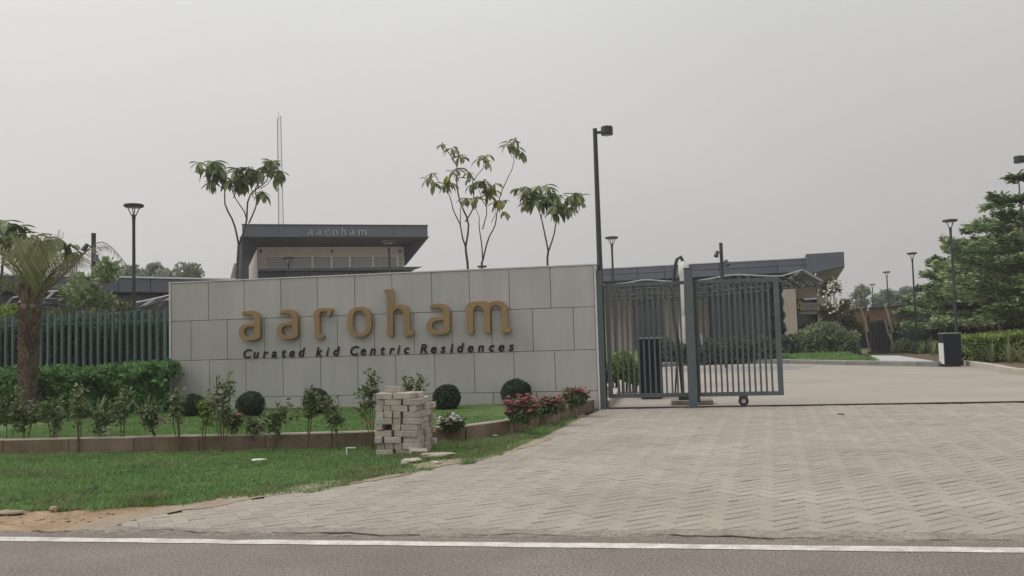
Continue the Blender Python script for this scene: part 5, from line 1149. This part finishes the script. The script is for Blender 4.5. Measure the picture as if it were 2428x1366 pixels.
obj('screen_panel', MB().slab([dd_(2062,762,d+.4), dd_(2102,757,d+.4), dd_(2114,838,d+.4), dd_(2066,838,d+.4)], Vector((0,.12,0))), M['slat_dark'], t)
for x in (2066,2075,2084,2093,2102): obj('screen_batten', MB().bar(dd_(x,765,d+.3), dd_(x+5,838,d+.3), .06), M['darkpole'], t)
obj('plinth', MB().slab([dd_(2062,834,d-.2), dd_(2122,834,d-.2), dd_(2122,842,d-.2), dd_(2062,842,d-.2)], Vector((0,.5,0))), M['slat_dark'], t)
hd = 60; t = thing('slatted_hut', 'brown slatted hut behind the leaning poles', 'hut', (D(2080,790,hd).x, D(2080,790,hd).y, 0))
for k in range(30):
    x = 2012+k*4.6
    if 2056 < x < 2062: continue
    a = D(x,737-(x-2012)*.10,hd); obj('board', MB().box((a.x,a.y,a.z-.65), (.115,.06,1.3+.05*(k%3))), M['wood'], t)
obj('hut_roof', MB().bar(D(2006,735,hd)+Vector((0,.6,.0)), D(2152,722,hd)+Vector((0,.6,.0)), 1.6, .10), M['olive_roof'] if 'olive_roof' in M else M['slat_dark'], t)
obj('hut_wall', MB().box(((D(2012,760,hd).x+D(2148,760,hd).x)/2, D(2080,760,hd).y+1.2, 1.2), (D(2148,760,hd).x-D(2012,760,hd).x, .1, 2.4)), M['glass'], t)
ca_ = dd_(2128,744,54); t = thing('dark_canopy', 'small dark canopy frame right of the leaning poles', 'canopy', (ca_.x,ca_.y,0))
obj('canopy_beam', MB().bar(dd_(2110,752,54), dd_(2130,742,54), .09), M['darkpole'], t); obj('canopy_beam', MB().bar(dd_(2130,742,54), dd_(2152,748,54), .09), M['darkpole'], t)
for x in (2130,2150): obj('canopy_post', MB().bar((dd_(x,745,54).x,dd_(x,745,54).y,0), dd_(x,745,54), .10), M['darkpole'], t)
obj('canopy_back', MB().slab([dd_(2116,765,55), dd_(2150,765,55), dd_(2150,835,55), dd_(2116,835,55)], Vector((0,.1,0))), M['glass'], t)

# ---------------------------------------------------------------- tiered trees at right
def tiered(label, base, h, crown, n, seed, lean=0, L=.22, lf='L_tree', z0=.22, asym=0.):
    rd = random.Random(seed); r = np.random.default_rng(seed); base = Vector(base); t = thing('tiered_tree', label, 'tree', base, 'tiered trees on the right')
    obj('trunk', MB().tube([base-Vector((0,0,.1)), base+Vector((.05,0,h*.5)), base+Vector((lean,0,h))], [.11,.075,.02], 8), M['bark'], t, smooth=True)
    nt_ = int(h/.92); P_, D_ = [], []
    for k in range(nt_):
        u = z0+(1-z0)*k/(nt_-1); z = h*u; prof = crown*1.2*(1-((u-z0)/(1-z0))**1.9)*(.84+.16*math.sin(k*2.2))+.35; nb_ = rd.randint(5,7); a0 = rd.uniform(0,6)
        for q in range(nb_):
            a = a0+2*PI*q/nb_+rd.gauss(0,.25); R0 = prof*rd.uniform(.7,1.25)*(1+asym*math.cos(a)); c = base+Vector((lean*u,0,z)); e = c+Vector((math.cos(a)*R0, math.sin(a)*R0, R0*rd.uniform(.05,.38)))
            obj('branch', MB().tube([c, c.lerp(e,.5)+Vector((0,0,.05)), e], [.028,.018,.006], 4), M['bark_dark'], t)
            m = max(12, int(n*R0/(nt_*nb_*crown*.6))); s = r.uniform(.18,1,m)**.75; wv_ = .20+.34*np.sin(np.clip(s,0,1)*PI*.85)*R0*.55
            off = r.normal(0,1,m)*wv_*.55; d = np.array([math.cos(a), math.sin(a), 0]); sd = np.array([-math.sin(a), math.cos(a), 0])
            pos = np.array(c)+np.outer(s, np.array(e-c))+np.outer(off, sd)+np.outer(r.normal(0,.06,m), [0,0,1]); pos[:,2] += .05*np.sin(off*9)-.10*np.abs(off)
            P_.append(pos); dv = d*.7+sd*np.sign(off)[:,None]*.5+r.normal(0,.4,(m,3)); dv[:,2] *= .45; D_.append(dv)
    pos = np.concatenate(P_); dv = np.concatenate(D_); m = len(pos); roll = np.tile([0,0,1.],(m,1))+r.normal(0,.45,(m,3))
    sdv = np.cross(unit(dv), roll); leafobj('crown', leaves(pos, dv, L*r.uniform(.6,1.3,m), L*.5*r.uniform(.7,1.2,m), roll), M[lf], t)
TT = [(2440,800,33,420,2.3,'tallest tiered tree cut by the right edge of the photo',3),(2372,800,38,488,2.2,'tiered tree with flat branches left of the tallest',4),(2322,800,44,546,2.2,'tiered tree directly right of the nearest right lamp',5),(2268,800,48,586,2.0,'tiered tree behind the nearest right lamp',6),(2228,800,54,650,2.0,'lower tiered tree between two right lamps',7),(2412,800,44,545,2.8,'dark tiered tree behind the tallest one',9),(2350,800,54,615,2.7,'background tiered tree filling the gap behind the others',10),(2205,800,60,680,1.7,'small tiered tree next to the path lamp',12),(2400,800,50,548,2.8,'pale tiered tree filling the back row near the right edge',13),(2300,800,53,606,2.5,'back-row tiered tree right of the nearest lamp pole',14),(2445,800,41,470,2.8,'broad tiered tree at the right edge behind the tallest',15),(2250,800,58,648,2.2,'low back-row tiered tree behind the cabinet',16),(2355,800,42,530,2.4,'mid-row tiered tree with its trunk above the bright hedge',17)]
for x, y, d, ty, cr, lab, sd in TT:
    b = D(x, y, d); tiered(lab, (b.x,b.y,0), D(x, ty, d).z, cr, 10500, sd, L=.26, lf=('L_tree','L_tree_b')[sd % 2])
# understory hedge and bright clipped hedge
for k, (x, y, d, r, lf) in enumerate([(2165,800,56,1.7,'L_tree2'),(2210,790,52,1.8,'L_dark'),(2255,775,52,1.9,'L_dark'),(2300,770,50,2.0,'L_dark'),(2345,765,48,2.0,'L_dark'),(2390,765,46,2.0,'L_dark'),(2432,765,44,1.9,'L_dark')]):
    lab = ['grey-green bush beside the path lamp base','dark bush between the path lamp and the cabinet','dark bush straight behind the white-sided cabinet','dark bush right of the nearest lamp pole','dark bush under the middle tiered tree','dark bush behind the bright hedge','dark bush at the right edge behind the bright hedge'][k]
    p = D(x, y, d); bush(lab, (p.x,p.y,max(.9,p.z-.6)), (r,r*.7,r*.95), 2400, .26, .12, lf, 120+k, 'understory bushes at right')
hA, hB = D(2285,850,31.5), D(2470,850,29); t = thing('bright_hedge', 'bright yellow-green hedge beyond the right kerb', 'hedge', ((hA.x+hB.x)/2,(hA.y+hB.y)/2,0))
nn = 20000; r = np.random.default_rng(31); u = r.uniform(0,1,nn); v = r.uniform(0,1,nn); topz = D(2350,802,31).z+.25*u
x = hA.x+(hB.x+1.2-hA.x)*u+v*1.2; y = hA.y+(hB.y-hA.y)*u+v*4.2; face = r.uniform(0,1,nn) < .35; z = topz*(1+.06*np.sin(x*5)*np.sin(y*4))*(.93+.07*r.uniform(0,1,nn))
y = np.where(face, hA.y+(hB.y-hA.y)*u+r.normal(.1,.08,nn), y); z = np.where(face, r.uniform(.15,1,nn)*topz, z)
leafobj('foliage', leaves(np.stack([x,y,z],1), r.normal(size=(nn,3))*np.array([1,1,.7])+np.array([0,-.2,.35]), .15*r.uniform(.6,1.3,nn), .075, r.normal(size=(nn,3))), M['L_bright'], t)
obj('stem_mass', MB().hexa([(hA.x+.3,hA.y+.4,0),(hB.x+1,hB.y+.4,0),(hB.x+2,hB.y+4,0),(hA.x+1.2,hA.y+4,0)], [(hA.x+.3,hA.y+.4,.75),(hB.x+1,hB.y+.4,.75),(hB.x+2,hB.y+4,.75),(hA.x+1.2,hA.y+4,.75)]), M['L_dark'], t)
for k, (x, y, d) in enumerate([(2311,848,31.8),(2352,852,30.6),(2395,855,29.6),(2424,850,29.2),(2212,842,40),(2186,838,43),(2132,838,47)]):
    lab = ['flax with upright straw-coloured leaves next to the utility box','spreading flax at the middle of the right bed','flax at the right end of the bed near the kerb','flax cut off by the right edge of the photo','small flax left of the white-sided cabinet','small flax by the path lamp','small flax at the foot of the leaning poles'][k]
    b = D(x, y, d); strap('flax_plant', (b.x,b.y,.08), 16, .95, .07, M['L_flax'], lab, 'flax', 'flax plants in the right beds', .5, 1.)
struct('right_bed', MB().poly([(p.x+.24, p.y, .10) for p in kr]+[(24,17.3,.12),(30,45,.12),(12,45,.12),(10.6,36,.10)]), M['soil'])
for k, (x, y, d, r) in enumerate([(2150,824,50,.9),(2190,826,46,.9),(2215,828,43,.8)]):
    p = D(x, y, d); bush(['low grassy bush left of the path lamp','low grassy bush right of the path lamp','low bush just left of the white-sided cabinet'][k], (p.x,p.y,p.z-.1), (r*1.1,r*.6,r*.7), 1500, .2, .06, 'L_tree2', 140+k, 'low bushes along the path')
# far skyline right
for k, (x, y, w_, h_) in enumerate([(2030,690,50,26),(2085,690,46,28),(2125,688,40,34),(2160,690,36,30)]):
    d = 110; p = D(x, y, d); s = d/F; limb_tree('far_tree', ['far tree right of the white blossom tree','far tree behind the smallest lamps','far tree with ragged top behind the third lamp','far tree behind the path lamp'][k], (p.x,p.y,0), D(x, y-h_*.6, d).z, w_*s*.62, 1500, .6, .32, 'L_far', 'bark_dark', 160+k, 6, 'far trees on the right skyline', cz=.66, r0=.2)
nn = 30000; r = np.random.default_rng(8); x = r.uniform(-120,140,nn); y = 128+r.uniform(0,14,nn); z = r.uniform(0,1,nn)*(4.3+1.0*np.sin(x*.4)+.8*np.sin(x*1.1+2))
tag(leafobj('distant_wood', leaves(np.stack([x,y,z],1), r.normal(size=(nn,3)), 1.0*r.uniform(.6,1.3,nn), .6), M['L_far']), 'hazy far-off wood behind the garden', 'wood', kind='stuff')

# ================================================================== AIR
hz_ = mat('haze', (1,1,1)); t_ = hz_.node_tree; t_.nodes.clear(); o_ = t_.nodes.new('ShaderNodeOutputMaterial'); v_ = t_.nodes.new('ShaderNodeVolumePrincipled')
v_.inputs['Color'].default_value = (.96,.97,1,1); v_.inputs['Density'].default_value = .0010; v_.inputs['Anisotropy'].default_value = .2; t_.links.new(v_.outputs[0], o_.inputs['Volume'])
hb = MB().box((0,650,9.5), (1000,1500,22)); tag(obj('haze', hb, hz_), 'thin pale haze filling the air over the whole place', 'haze', kind='stuff')
